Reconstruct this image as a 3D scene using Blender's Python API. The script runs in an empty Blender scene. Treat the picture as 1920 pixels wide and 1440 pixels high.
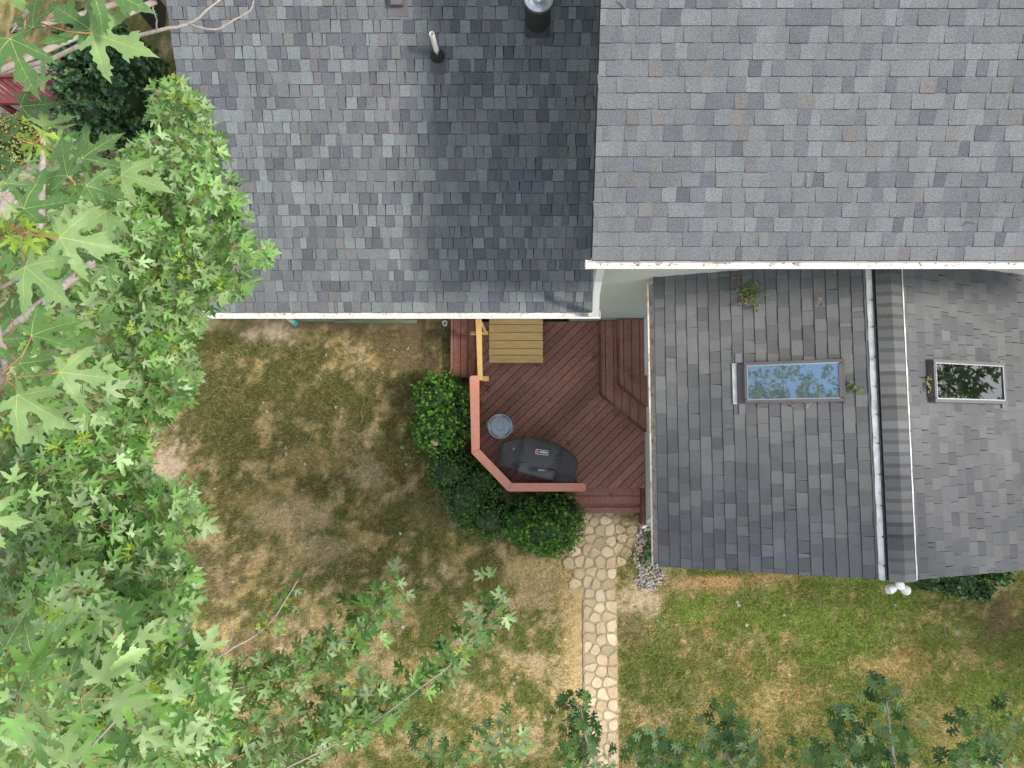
import bpy, math, random
import numpy as np
from mathutils import Vector, Matrix
from mathutils.geometry import delaunay_2d_cdt
random.seed(7); rng = np.random.default_rng(7)
R = math.radians
scene = bpy.context.scene
COL = scene.collection

# ------------------------------------------------------------------ camera
F = 1333.0; TILT = R(5.0); CA, SA = math.cos(TILT), math.sin(TILT); H = 14.0
cam = bpy.data.cameras.new("camera"); cam.sensor_width = 36; cam.lens = 36*F/1920
cam.clip_start = 0.05; cam.clip_end = 2000
camo = bpy.data.objects.new("camera", cam); COL.objects.link(camo)
camo.location = (0, 0, H); camo.rotation_euler = (TILT, 0, 0)
scene.camera = camo

def ray(px, py):
    u = px-960; v = py-720
    return Vector((u, -v*CA + F*SA, -(v*SA + F*CA)))
def P(px, py, z=0.0):
    d = ray(px, py); return Vector((0, 0, H)) + d*((z-H)/d.z)
def PD(px, py, D): return P(px, py, H-D)
def Ppl(px, py, p0, n):
    d = ray(px, py); o = Vector((0, 0, H)); return o + d*((p0-o).dot(n)/d.dot(n))
def proj(p):
    q = Vector(p)-Vector((0, 0, H)); yc = q.y*CA + q.z*SA; zc = q.y*SA - q.z*CA
    return (960+F*q.x/zc, 720-F*yc/zc)

# ------------------------------------------------------------------ materials
def nmat(name):
    m = bpy.data.materials.new(name); m.use_nodes = True
    nt = m.node_tree; b = nt.nodes['Principled BSDF']
    return m, nt, b
def mat(name, color=(1, 1, 1), rough=.7, attr=False, fine=None, large=None, bump=None, metal=0, spec=.5,
        stain=None, transl=0, stretch=None, alpha=None):
    """fine/large=(scale, amount) value noise; stain=(scale, lo, hi, color); bump=(scale, strength)"""
    m, nt, b = nmat(name); N = nt.nodes; L = nt.links
    b.inputs['Roughness'].default_value = rough; b.inputs['Metallic'].default_value = metal
    b.inputs['Specular IOR Level'].default_value = spec
    tc = N.new('ShaderNodeTexCoord'); co = tc.outputs['Object']
    if stretch:
        mp = N.new('ShaderNodeMapping'); mp.inputs['Scale'].default_value = stretch[:3]
        if len(stretch) > 3: mp.inputs['Rotation'].default_value = (0, 0, stretch[3])
        L.new(co, mp.inputs['Vector']); cs = mp.outputs['Vector']
    else: cs = co
    if attr:
        a = N.new('ShaderNodeAttribute'); a.attribute_name = 'col'; cur = a.outputs['Color']
    else:
        c = N.new('ShaderNodeRGB'); c.outputs[0].default_value = (*color, 1); cur = c.outputs[0]
    for k, vv in enumerate((fine, large)):
        if not vv: continue
        n = N.new('ShaderNodeTexNoise'); n.inputs['Scale'].default_value = vv[0]; n.inputs['Detail'].default_value = 3
        L.new(cs, n.inputs['Vector'])
        mr = N.new('ShaderNodeMapRange'); mr.inputs['From Min'].default_value = .3; mr.inputs['From Max'].default_value = .7
        mr.inputs['To Min'].default_value = 1-vv[1]; mr.inputs['To Max'].default_value = 1+vv[1]
        L.new(n.outputs['Fac'], mr.inputs['Value'])
        vm = N.new('ShaderNodeVectorMath'); vm.operation = 'SCALE'
        L.new(cur, vm.inputs[0]); L.new(mr.outputs[0], vm.inputs['Scale']); cur = vm.outputs[0]
    for st in (stain if isinstance(stain, list) else [stain] if stain else []):
        n = N.new('ShaderNodeTexNoise'); n.inputs['Scale'].default_value = st[0]; n.inputs['Detail'].default_value = 6
        n.inputs['Roughness'].default_value = .65
        L.new(co, n.inputs['Vector'])
        mr = N.new('ShaderNodeMapRange'); mr.inputs['From Min'].default_value = st[1]; mr.inputs['From Max'].default_value = st[2]
        L.new(n.outputs['Fac'], mr.inputs['Value'])
        mx = N.new('ShaderNodeMix'); mx.data_type = 'RGBA'
        L.new(mr.outputs[0], mx.inputs[0]); L.new(cur, mx.inputs[6]); mx.inputs[7].default_value = (*st[3], 1)
        cur = mx.outputs[2]
    L.new(cur, b.inputs['Base Color'])
    if bump:
        n = N.new('ShaderNodeTexNoise'); n.inputs['Scale'].default_value = bump[0]; n.inputs['Detail'].default_value = 4
        L.new(cs, n.inputs['Vector'])
        bp = N.new('ShaderNodeBump'); bp.inputs['Strength'].default_value = bump[1]; bp.inputs['Distance'].default_value = .01
        L.new(n.outputs['Fac'], bp.inputs['Height']); L.new(bp.outputs[0], b.inputs['Normal'])
    if transl:
        t = N.new('ShaderNodeBsdfTranslucent'); s = N.new('ShaderNodeMixShader'); s.inputs[0].default_value = transl
        vm = N.new('ShaderNodeVectorMath'); vm.operation = 'MULTIPLY'; vm.inputs[1].default_value = (1.3, 1.35, .5)
        L.new(cur, vm.inputs[0]); L.new(vm.outputs[0], t.inputs['Color'])
        L.new(b.outputs[0], s.inputs[1]); L.new(t.outputs[0], s.inputs[2])
        L.new(s.outputs[0], N['Material Output'].inputs['Surface'])
    return m

M = {}
M['shingle'] = mat('shingle', attr=True, rough=.92, spec=.25, fine=(110, .42), large=(2.5, .07), bump=(230, .7), stain=[(75, .70, .80, (.30, .31, .31))])
M['shingle_old'] = mat('shingle_old', attr=True, rough=.93, spec=.25, fine=(110, .20), large=(1.1, .14), bump=(200, .4),
                       stain=(60, .73, .78, (.36, .36, .35)))
M['white'] = mat('white_paint', (.80, .81, .80), .45, large=(2, .04))
M['gutter'] = mat('gutter_white', (.80, .79, .75), .5, large=(3, .06), stain=[(14, .58, .78, (.60, .50, .42)), (45, .68, .74, (.2, .13, .1))])
M['gutter_dirty'] = mat('gutter_dirty', (.62, .58, .50), .6, large=(3, .1), stain=[(9, .50, .68, (.33, .20, .13)), (40, .60, .66, (.12, .07, .05))])
M['siding'] = mat('siding', (.58, .60, .53), .6, large=(1.2, .06))
M['foundation'] = mat('foundation', (.36, .36, .34), .9, fine=(30, .12))
M['fascia'] = mat('fascia', (.55, .56, .54), .6)
M['dark'] = mat('dark_rubber', (.022, .023, .025), .55)
M['black_metal'] = mat('black_metal', (.03, .031, .034), .45, spec=.5)
M['felt'] = mat('felt', (.03, .03, .032), .9)
M['pvc'] = mat('pvc', (.80, .79, .75), .4)
M['steel'] = mat('steel', (.66, .67, .68), .32, metal=1, large=(6, .12), bump=(30, .1))
M['alu'] = mat('alu', (.66, .67, .67), .6, metal=.35, large=(5, .28), stain=(14, .58, .72, (.25, .27, .28)), bump=(9, .6))
M['frame'] = mat('skylight_frame', (.13, .12, .125), .45, large=(4, .1))
M['chrome'] = mat('trim_metal', (.75, .76, .78), .25, metal=.8)
M['deck'] = mat('deck_stain', attr=True, rough=.62, spec=.35, fine=(22, .18), large=(1.6, .18), stretch=None,
                stain=[(2.2, .50, .80, (.38, .21, .165)), (3.1, .58, .78, (.085, .055, .046)), (26, .66, .74, (.03, .022, .02))], bump=(40, .25))
M['rail'] = mat('rail_stain', (.56, .235, .165), .6, fine=(18, .08), large=(2, .08), stain=[(9, .66, .74, (.22, .13, .085)), (30, .70, .75, (.08, .05, .04))])
M['pine'] = mat('new_pine', attr=True, rough=.65, fine=(14, .16), large=(3, .08), stretch=(.35, 5, 1), stain=(12, .70, .76, (.20, .11, .035)))
M['pinev'] = mat('new_pine_rail', (.56, .36, .125), rough=.65, fine=(14, .16), large=(3, .08), stretch=(5, .35, 1), stain=(12, .70, .76, (.25, .14, .045)))
M['stone'] = mat('path_stone', attr=True, rough=.9, fine=(45, .10), large=(5, .12), bump=(60, .35), stain=(10, .62, .80, (.34, .24, .13)))
M['mortar'] = mat('path_mortar', (.42, .32, .21), .95, fine=(60, .30), bump=(80, .7), stain=[(9, .52, .66, (.28, .20, .13)), (70, .64, .70, (.6, .52, .4))])
M['pebble'] = mat('pebble', attr=True, rough=.75, fine=(60, .12))
M['ground'] = mat('ground', attr=True, rough=.95, spec=.2, fine=(85, .38), large=(14, .16), bump=(90, .8))
M['blade'] = mat('grass_blade', attr=True, rough=.7, spec=.25, transl=.25)
M['leaf'] = mat('leaf', attr=True, rough=.45, spec=.42, transl=.30, large=(25, .08))
M['oakleaf'] = mat('oak_leaf', attr=True, rough=.5, spec=.35, transl=.18)
M['leafbig'] = mat('big_leaf', attr=True, rough=.5, spec=.4, transl=.32, fine=(28, .09), large=(9, .10), stain=(60, .735, .76, (.13, .10, .03)), bump=(45, .12))
M['vein'] = mat('leaf_vein', (.50, .58, .20), .5, transl=.2)
M['petiole'] = mat('petiole', (.46, .20, .085), .45, large=(20, .35))
M['stalk'] = mat('stalk', (.26, .17, .06), .5, large=(6, .5))
M['bark'] = mat('bark', (.32, .275, .24), .85, fine=(60, .22), large=(8, .18), bump=(70, .6))
M['bark_dark'] = mat('bark_dark', (.13, .105, .085), .9, fine=(30, .25), large=(5, .2), bump=(40, 1))
M['needle'] = mat('needle', attr=True, rough=.45, spec=.4, transl=.15)
M['litter'] = mat('litter', attr=True, rough=.7, transl=.2)
M['cover'] = mat('grill_cover', (.075, .077, .082), .62, spec=.4, large=(3, .12), bump=(7, .35))
M['bin'] = mat('bin_plastic', (.27, .33, .39), .5, spec=.4, large=(4, .08))
M['bin_dark'] = mat('bin_dark', (.06, .085, .12), .5)
M['print_white'] = mat('print_white', (.75, .75, .75), .6)
M['red'] = mat('red_plastic', (.55, .03, .035), .45)
M['teal'] = mat('teal', (.05, .42, .33), .45)
M['green_wood'] = mat('green_timber', (.17, .22, .13), .8, fine=(14, .2), stretch=(.3, 4, 1))
M['redwood'] = mat('redwood', (.16, .035, .035), .6, fine=(12, .12), large=(2, .1))
M['patio'] = mat('patio_dirt', (.40, .34, .28), .95, fine=(50, .2), large=(5, .2), stain=(6, .5, .6, (.24, .2, .17)))
M['slate'] = mat('slate', (.17, .165, .155), .7, fine=(20, .12), large=(5, .1))
M['room'] = mat('room_dark', (.04, .04, .04), .8)
M['door'] = mat('door_paint', (.72, .74, .74), .5)
def glassmat(name, col, spec_ior):
    m, nt, b = nmat(name)
    b.inputs['Base Color'].default_value = (*col, 1); b.inputs['Roughness'].default_value = .015
    b.inputs['IOR'].default_value = spec_ior; b.inputs['Coat Weight'].default_value = .6; b.inputs['Coat Roughness'].default_value = .01
    n = nt.nodes.new('ShaderNodeTexNoise'); n.inputs['Scale'].default_value = 2.2
    bp = nt.nodes.new('ShaderNodeBump'); bp.inputs['Strength'].default_value = .05; bp.inputs['Distance'].default_value = .01
    nt.links.new(n.outputs['Fac'], bp.inputs['Height']); nt.links.new(bp.outputs[0], b.inputs['Normal'])
    return m
M['glass'] = glassmat('pane_glass', (.58, .78, .84), 2.0)
M['glass'].node_tree.nodes['Principled BSDF'].inputs['Metallic'].default_value = .85
M['glass_clear'] = glassmat('pane_glass_clear', (.006, .007, .008), 1.9)

# ------------------------------------------------------------------ mesh helper
class MB:
    def __init__(s): s.v = []; s.f = []; s.c = []; s.m = []
    def face(s, pts, col=(1, 1, 1), m=0):
        i = len(s.v); s.v.extend([tuple(p) for p in pts]); s.f.append(tuple(range(i, i+len(pts)))); s.c.append(col); s.m.append(m)
    def faces(s, verts, fs, col=(1, 1, 1), m=0):
        i = len(s.v); s.v.extend([tuple(p) for p in verts])
        for f in fs: s.f.append(tuple(i+k for k in f)); s.c.append(col); s.m.append(m)
    def hexa(s, b, t, col=(1, 1, 1), m=0):
        """bottom 4 and top 4 points, same winding (ccw from above)"""
        s.faces(list(b)+list(t), [(3, 2, 1, 0), (4, 5, 6, 7), (0, 1, 5, 4), (1, 2, 6, 5), (2, 3, 7, 6), (3, 0, 4, 7)], col, m)
    def box(s, c, size, col=(1, 1, 1), m=0, rot=0):
        x, y, z = [k/2 for k in size]; cr, sr = math.cos(rot), math.sin(rot)
        q = [(-x, -y), (x, -y), (x, y), (-x, y)]
        q = [(c[0]+a*cr-b*sr, c[1]+a*sr+b*cr) for a, b in q]
        s.hexa([(a, b, c[2]-z) for a, b in q], [(a, b, c[2]+z) for a, b in q], col, m)
    def prism(s, poly, z0, z1, col=(1, 1, 1), m=0, bevel=0):
        n = len(poly)
        a = sum(poly[i][0]*poly[(i+1) % n][1]-poly[(i+1) % n][0]*poly[i][1] for i in range(n))
        if a < 0: poly = poly[::-1]
        if bevel:
            cx = sum(p[0] for p in poly)/n; cy = sum(p[1] for p in poly)/n
            def sh(p):
                d = math.hypot(p[0]-cx, p[1]-cy) or 1; k = max(0, 1-bevel/d); return (cx+(p[0]-cx)*k, cy+(p[1]-cy)*k)
            top = [sh(p) for p in poly]
            V = [(p[0], p[1], z0) for p in poly]+[(p[0], p[1], z1-bevel) for p in poly]+[(p[0], p[1], z1) for p in top]
            fs = [tuple(range(2*n, 3*n)), tuple(range(n-1, -1, -1))]
            for i in range(n):
                j = (i+1) % n; fs += [(i, j, n+j, n+i), (n+i, n+j, 2*n+j, 2*n+i)]
        else:
            V = [(p[0], p[1], z0) for p in poly]+[(p[0], p[1], z1) for p in poly]
            fs = [tuple(range(n, 2*n)), tuple(range(n-1, -1, -1))]
            for i in range(n):
                j = (i+1) % n; fs.append((i, j, n+j, n+i))
        s.faces(V, fs, col, m)
    def tube(s, pts, rad, n=6, col=(1, 1, 1), m=0, cap=True):
        pts = [Vector(p) for p in pts]
        if not hasattr(rad, '__len__'): rad = [rad]*len(pts)
        rings = []; up = Vector((.3, .2, 1)).normalized()
        for i, p in enumerate(pts):
            t = (pts[min(i+1, len(pts)-1)]-pts[max(i-1, 0)]).normalized()
            a = t.cross(up)
            if a.length < 1e-3: a = t.cross(Vector((1, 0, 0)))
            a.normalize(); b = t.cross(a)
            rings.append([p+(a*math.cos(2*math.pi*k/n)+b*math.sin(2*math.pi*k/n))*rad[i] for k in range(n)])
        V = [q for r in rings for q in r]; fs = []
        for i in range(len(pts)-1):
            for k in range(n):
                k2 = (k+1) % n; fs.append((i*n+k, i*n+k2, (i+1)*n+k2, (i+1)*n+k))
        if cap: fs += [tuple(range(n-1, -1, -1)), tuple((len(pts)-1)*n+k for k in range(n))]
        s.faces(V, fs, col, m)
    def lathe(s, prof, c, n=32, col=(1, 1, 1), m=0, close=True):
        """prof: list of (r,z)"""
        V = []
        for r, z in prof:
            for k in range(n):
                a = 2*math.pi*k/n; V.append((c[0]+r*math.cos(a), c[1]+r*math.sin(a), c[2]+z))
        fs = []
        for i in range(len(prof)-1):
            for k in range(n):
                k2 = (k+1) % n; fs.append((i*n+k, i*n+k2, (i+1)*n+k2, (i+1)*n+k))
        if close: fs.append(tuple((len(prof)-1)*n+k for k in range(n)))
        s.faces(V, fs, col, m)
    def build(s, name, mats, parent=None, smooth=False, auto=None):
        if not isinstance(mats, (list, tuple)): mats = [mats]
        me = bpy.data.meshes.new(name)
        me.from_pydata(s.v, [], s.f)
        for k in mats: me.materials.append(M[k] if isinstance(k, str) else k)
        me.polygons.foreach_set('material_index', s.m)
        ca = me.color_attributes.new('col', 'FLOAT_COLOR', 'CORNER')
        cnt = np.array([len(f) for f in s.f]); arr = np.repeat(np.array([(*c[:3], 1.0) for c in s.c], dtype=np.float32), cnt, axis=0)
        ca.data.foreach_set('color', arr.ravel())
        if smooth: me.polygons.foreach_set('use_smooth', [True]*len(s.f))
        me.update()
        o = bpy.data.objects.new(name, me); COL.objects.link(o)
        if parent is not None:
            o.parent = parent; me.transform(Matrix.Translation(-parent.location))
        if smooth and auto:
            me.set_sharp_from_angle(angle=R(auto))
        return o

def npmesh(name, V, T, C, mats, parent=None, mi=None, smooth=False):
    """V (n,3), T (m,3) tris, C (n,3) per-vertex colour"""
    me = bpy.data.meshes.new(name)
    V = np.asarray(V, dtype=np.float32)
    if parent is not None: V = V-np.array(parent.location, dtype=np.float32)
    me.vertices.add(len(V)); me.vertices.foreach_set('co', V.ravel())
    T = np.asarray(T, dtype=np.int32)
    me.loops.add(T.size); me.loops.foreach_set('vertex_index', T.ravel())
    me.polygons.add(len(T)); me.polygons.foreach_set('loop_start', np.arange(0, T.size, 3, dtype=np.int32))
    me.polygons.foreach_set('loop_total', np.full(len(T), 3, dtype=np.int32))
    if not isinstance(mats, (list, tuple)): mats = [mats]
    for k in mats: me.materials.append(M[k])
    if mi is not None: me.polygons.foreach_set('material_index', mi)
    ca = me.color_attributes.new('col', 'FLOAT_COLOR', 'POINT')
    ca.data.foreach_set('color', np.hstack([C, np.ones((len(V), 1))]).astype(np.float32).ravel())
    if smooth: me.polygons.foreach_set('use_smooth', np.ones(len(T), dtype=bool))
    me.update(); me.validate()
    o = bpy.data.objects.new(name, me); COL.objects.link(o)
    if parent is not None: o.parent = parent
    return o

def tag(o, label=None, cat=None, group=None, kind=None):
    if label: o['label'] = label
    if cat: o['category'] = cat
    if group: o['group'] = group
    if kind: o['kind'] = kind
    return o
def thing(name, loc, label, cat, group=None):
    o = bpy.data.objects.new(name, None); COL.objects.link(o); o.location = loc; o.empty_display_size = .2
    return tag(o, label, cat, group)
def struct(o): o['kind'] = 'structure'; return o

# ------------------------------------------------------------------ noise
def vnoise(x, y, seed):
    xi = np.floor(x).astype(np.int64); yi = np.floor(y).astype(np.int64); fx = x-xi; fy = y-yi
    fx = fx*fx*(3-2*fx); fy = fy*fy*(3-2*fy)
    def h(a, b):
        n = (a*374761393+b*668265263+seed*1442695041) & 0xFFFFFFFF
        n = ((n ^ (n >> 13))*1274126177) & 0xFFFFFFFF
        return ((n ^ (n >> 16)) & 0xFFFF)/65535.0
    return (h(xi, yi)*(1-fx)+h(xi+1, yi)*fx)*(1-fy)+(h(xi, yi+1)*(1-fx)+h(xi+1, yi+1)*fx)*fy
def fbm(x, y, seed, oct=4):
    s = 0; a = .5; t = 0
    for k in range(oct): s = s+a*vnoise(x*2**k, y*2**k, seed+k*17); t += a; a *= .55
    return s/t
def sstep(a, b, x): t = np.clip((x-a)/(b-a), 0, 1); return t*t*(3-2*t)

GREEN = np.array((.12, .17, .035)); GREEN2 = np.array((.20, .305, .05)); OLIVE = np.array((.24, .215, .075))
TAN = np.array((.56, .41, .20)); SAND = np.array((.58, .45, .31)); SOIL_SHADE = np.array((.22, .15, .09)); ORNG = np.array((.50, .31, .15))
# blobs in pixels: px,py,rx,ry, colour, strength, bareness
BL = [(510, 622, 55, 26, SAND, 1, .9), (300, 880, 50, 70, SAND, 1, .8), 
      (540, 970, 70, 36, SAND, .45, .3), (600, 1030, 60, 24, SAND, .4, .3), (470, 940, 40, 24, TAN, .4, .3), (690, 885, 34, 32, SAND, .5, .3), (590, 860, 60, 24, TAN, .4, .3), (380, 1000, 30, 20, SAND, .4, .3), (760, 650, 90, 55, SOIL_SHADE, .8, .6),
      (640, 608, 220, 14, SOIL_SHADE, .9, .7), (850, 940, 60, 60, SOIL_SHADE, .3, .3), (395, 1090, 60, 60, SOIL_SHADE, .6, .3), (480, 1200, 90, 50, SOIL_SHADE, .55, .3), (350, 1060, 26, 60, SOIL_SHADE, .7, .4),
      (1078, 1130, 26, 170, TAN, .95, .6), (1082, 1330, 20, 150, TAN, .9, .6), (1200, 1125, 50, 48, SAND, .95, .85), (1190, 1180, 30, 40, SOIL_SHADE, .5, .4),
      (1010, 1065, 60, 25, TAN, .8, .5), (1330, 1092, 110, 15, ORNG, .95, .6), (1450, 1080, 130, 8, ORNG, .7, .5), (1880, 1150, 50, 60, SOIL_SHADE, .8, .6),  # last blob paints the lawn shadow by the roof's far right corner
      (1560, 1190, 90, 60, GREEN2, .45, 0), (1460, 1150, 60, 40, GREEN2, .5, 0), (1670, 1130, 60, 40, GREEN2, .5, 0), (1300, 1140, 50, 30, GREEN2, .6, 0),
      (1470, 1300, 70, 30, TAN, .6, .2), (1440, 1350, 50, 50, TAN, .6, .2), (1695, 1240, 40, 40, ORNG, .6, .2), (1650, 1250, 60, 20, TAN, .6, .2),
      (1320, 1320, 30, 50, TAN, .6, .2), (1780, 1360, 50, 50, TAN, .5, .2), (1380, 1240, 30, 20, ORNG, .5, .1), (1160, 1440, 30, 60, TAN, .4, .2),
      (1300, 1230, 50, 40, OLIVE, .4, 0), (1850, 1300, 60, 60, GREEN2, .6, 0), (1250, 1300, 60, 60, GREEN, .4, 0), (1340, 1074, 90, 5, GREEN, .9, 0), (1570, 1088, 90, 7, GREEN2, .8, 0)]
BLW = []
for (px, py, rx, ry, c, st, ba) in BL:
    p = P(px, py, 0); BLW.append((p.x, p.y, rx/95, ry/95, c, st, ba))
def ground_col(X, Y):
    n1 = fbm(X*2.1+3.1, Y*2.1+9.7, 3, 4); n2 = fbm(X*6, Y*5, 11, 4); n3 = fbm(X*19, Y*17, 23, 3); n4 = fbm(X*1.6+40, Y*1.6, 31, 4)
    right = sstep(1.9, 2.6, X)
    low = sstep(-2.2, -3.2, Y)*(1-right); t = (sstep(.43, .62, n1*.42+n2*.40+n3*.18-.035*(1-right)*(1-low)+.02*low-.065*right)*.92)[:, None]
    GL = np.array((.150, .145, .048)); G1 = GL*(1-low[:, None])+np.array((.165, .195, .048))*low[:, None]
    g = G1*(1-right[:, None]*.5)+GREEN2*right[:, None]*.5
    g = g*(1-.45*sstep(.45, .65, n3)[:, None])+OLIVE*.45*sstep(.45, .65, n3)[:, None]
    dry = TAN*(1-.5*sstep(.4, .6, n4)[:, None])+SAND*.5*sstep(.4, .6, n4)[:, None]
    C = g*(1-t)+dry*t
    lf = (sstep(-1.2, -2.2, X)*(1-low)); C = C*(1-.13*lf[:, None])  # upper left lawn darkened: tree shade put into the grass colour
    bare = .45*t[:, 0]*(1-right)
    # dry centre in the left lawn
    for (x, y, rx, ry, c, st, ba) in BLW:
        d = np.sqrt(((X-x)/rx)**2+((Y-y)/ry)**2)
        w = st*(1-sstep(.55, 1.15, d+(n2-.5)*2.2+(n3-.5)*1.3))
        C = C*(1-w[:, None])+c*w[:, None]; bare = bare*(1-w)+ba*w
    C = C*(.85+.3*n3[:, None])
    return C, bare

# ------------------------------------------------------------------ ground
def ground():
    xs = np.concatenate([[-400, -150, -60, -36], np.arange(-26, -10.5, .2), np.arange(-10.5, 10.6, .07), np.arange(10.7, 26, .2), [36, 60, 150, 400]])
    ys = np.concatenate([[-400, -150, -60, -36], np.arange(-24, -8, .2), np.arange(-8, 2.8, .07), np.arange(2.9, 24, .2), [36, 60, 150, 400]])
    X, Y = np.meshgrid(xs, ys); nx = len(xs); ny = len(ys)
    Z = (fbm(X.ravel()*2.2, Y.ravel()*2.2, 77, 3)-.5)*.05; Z = Z*(np.abs(X.ravel()) < 11)-.02
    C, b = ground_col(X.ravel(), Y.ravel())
    C = C*.86; far = (np.abs(X.ravel()) > 26) | (np.abs(Y.ravel()) > 24); C[far] = (GREEN*.6+TAN*.4)*.86
    V = np.stack([X.ravel(), Y.ravel(), Z], 1)
    i = np.arange((ny-1)*(nx-1)); r = i//(nx-1); c = i % (nx-1); a = r*nx+c
    T = np.concatenate([np.stack([a, a+1, a+nx+1], 1), np.stack([a, a+nx+1, a+nx], 1)])
    o = npmesh('ground', V, T, C, 'ground', smooth=True); struct(o)
ground()

def grass():
    n = 470000
    # sample in the visible ground, denser by camera footprint
    X = rng.uniform(-9.8, 10.2, n); Y = rng.uniform(-6.3, 2.3, n)
    keep = np.ones(n, bool)
    # keep out: deck, sunroom, path, bush cores
    pa = P(1094, 1300); pb = P(1157, 1300)
    keep &= ~((X > -1.0) & (X < 7.3) & (Y > -1.25))
    keep &= ~((X > 1.2) & (X < 2.05) & (Y < -1.2) & (rng.random(n) > .14))
    keep &= ~((X > 2.5) & (X < 7.2) & (Y > -1.5))
    X = X[keep]; Y = Y[keep]
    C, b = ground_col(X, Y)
    k = rng.random(len(X)) > b*1.05
    X = X[k]; Y = Y[k]; C = C[k]; n = len(X)
    L = rng.uniform(.035, .10, n)*(1+.35*(X > 2)); W = rng.uniform(.003, .0058, n); az = rng.uniform(0, 2*np.pi, n)
    ln = rng.uniform(.4, 1.25, n)   # lean
    dx, dy = np.cos(az), np.sin(az)
    base = np.stack([X, Y, np.full(n, -.015)], 1)
    side = np.stack([-dy, dx, np.zeros(n)], 1)*W[:, None]
    tip = base+np.stack([dx*np.sin(ln)*L, dy*np.sin(ln)*L, np.cos(ln)*L+.01], 1)
    V = np.stack([base-side, base+side, tip], 1).reshape(-1, 3)
    T = np.arange(3*n).reshape(-1, 3)
    mix = rng.random(n)
    tu = fbm(X*7+5, Y*7, 91, 2)
    V3 = V.reshape(-1, 3, 3); V3[:, 2, 2] += np.clip(tu-.55, 0, 1)*.16; V = V3.reshape(-1, 3)
    CC = C*(.45+1.5*rng.random(n)**1.3)[:, None]*1.05
    straw = mix > .84; CC[straw] = np.array((.50, .40, .22))*rng.uniform(.7, 1.15, straw.sum())[:, None]
    gr = mix < .18; CC[gr] = np.array((.15, .25, .045))*rng.uniform(.7, 1.2, gr.sum())[:, None]*np.ones((1, 3))
    o = npmesh('grass', V, T, np.repeat(CC, 3, axis=0), 'blade')
    tag(o, 'short half-dry lawn grass of green and straw-coloured blades', 'grass', kind='stuff')
grass()

# ------------------------------------------------------------------ roofs
def shingles(mb, O, U, S, width, length, e, wr, pal, lift=(.003, .012), rakeL=None, pw=None, gap=.0045, skew=0, edge=.010):
    Nn = U.cross(S).normalized()
    if Nn.z < 0: Nn = -Nn
    nrow = int(math.ceil(length/e))
    def pt(u, s, h): return O+U*u+S*s+Nn*h
    for i in range(nrow):
        s0 = i*e; s1 = min((i+1)*e, length); u = -random.uniform(0, wr[1])
        prev = None; raised = random.random() < .5
        while u < width:
            w = random.uniform(*wr)
            if random.random() < .08: w *= .35
            a = max(u, 0); b = min(u+w-gap, width)
            u += w
            if b-a < .01: continue
            raised = not raised if random.random() < .8 else raised
            h = lift[1] if raised else lift[0]+random.uniform(0, .002)
            h += random.uniform(-.0008, .0008)
            j = random.uniform(-.003, .002); tz = random.uniform(0, .010)*(1 if raised else -1)+skew*e
            c = pal[random.choices(range(len(pal)), pw)[0]] if pw else random.choice(pal)
            f = random.uniform(.90, 1.10); c = (c[0]*f, c[1]*f, c[2]*f)
            lo = -.002; s0j = s0+j
            A, B, C_, D = pt(a, s0j, h), pt(b, s0j, h), pt(b-tz if b < width else b, s1+.012, lo+.004), pt(a+tz if a > 0 else a, s1+.012, lo+.004)
            A0, B0 = pt(a, s0j-edge, lo), pt(b, s0j-edge, lo)
            C0, D0 = pt(b, s1+.012, lo-.003), pt(a, s1+.012, lo-.003)
            flip = U.cross(S).z < 0
            fs = [(0, 1, 2, 3), (4, 5, 1, 0), (5, 6, 2, 1), (4, 0, 3, 7)]
            if flip: fs = [f_[::-1] for f_ in fs]
            mb.faces([A, B, C_, D, A0, B0, C0, D0], [fs[0]], c, 0)
            mb.faces([A, B, C_, D, A0, B0, C0, D0], fs[1:], (.035, .036, .04), 0)

PAL_A = [(.205, .225, .230), (.172, .186, .192), (.125, .132, .148), (.172, .166, .166), (.150, .160, .168), (.110, .118, .134)]
PW_A = [4, 4, 3, 1.5, 5, 2]
PAL_B = [(.200, .215, .222), (.182, .194, .200), (.148, .155, .172), (.186, .176, .172), (.115, .123, .140), (.168, .180, .187)]
PW_B = [5, 5, 3, 1.2, 1, 6]
PAL_C = [(.140, .142, .144), (.160, .162, .163), (.116, .119, .123), (.128, .134, .140), (.172, .172, .170)]
PAL_D = [(.150, .153, .157), (.168, .170, .173), (.135, .139, .146), (.174, .172, .170), (.122, .127, .137)]

def soften(pal, k, g=1):
    m = [sum(c[i] for c in pal)/len(pal) for i in range(3)]; return [tuple((c[i]*(1-k)+m[i]*k)*g for i in range(3)) for c in pal]
PAL_A = soften(PAL_A, .10, 1.0); PAL_B = soften(PAL_B, .16, .93); PAL_D = soften(PAL_D, .2, .88)
PAL_C = soften([tuple(v*1.06*k for v, k in zip(c, (1.0, 1, 1.0))) for c in PAL_C], .22)
# left (lower) roof
ZL = 4.45; TL = .45
pL = P(800, 585, ZL); YL = pL.y
XL0 = P(395, 585, ZL).x; XL1 = P(1110, 585, ZL).x
SL = Vector((0, 1, TL)).normalized(); LL = 6.2
# tall roof
ZR = 7.0; TR = .42
pR = P(1110, 488, ZR); YR = pR.y; XR0 = pR.x; XR1 = XR0+8.6
SR = Vector((0, 1, TR)).normalized(); LR = 5.2
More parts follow.
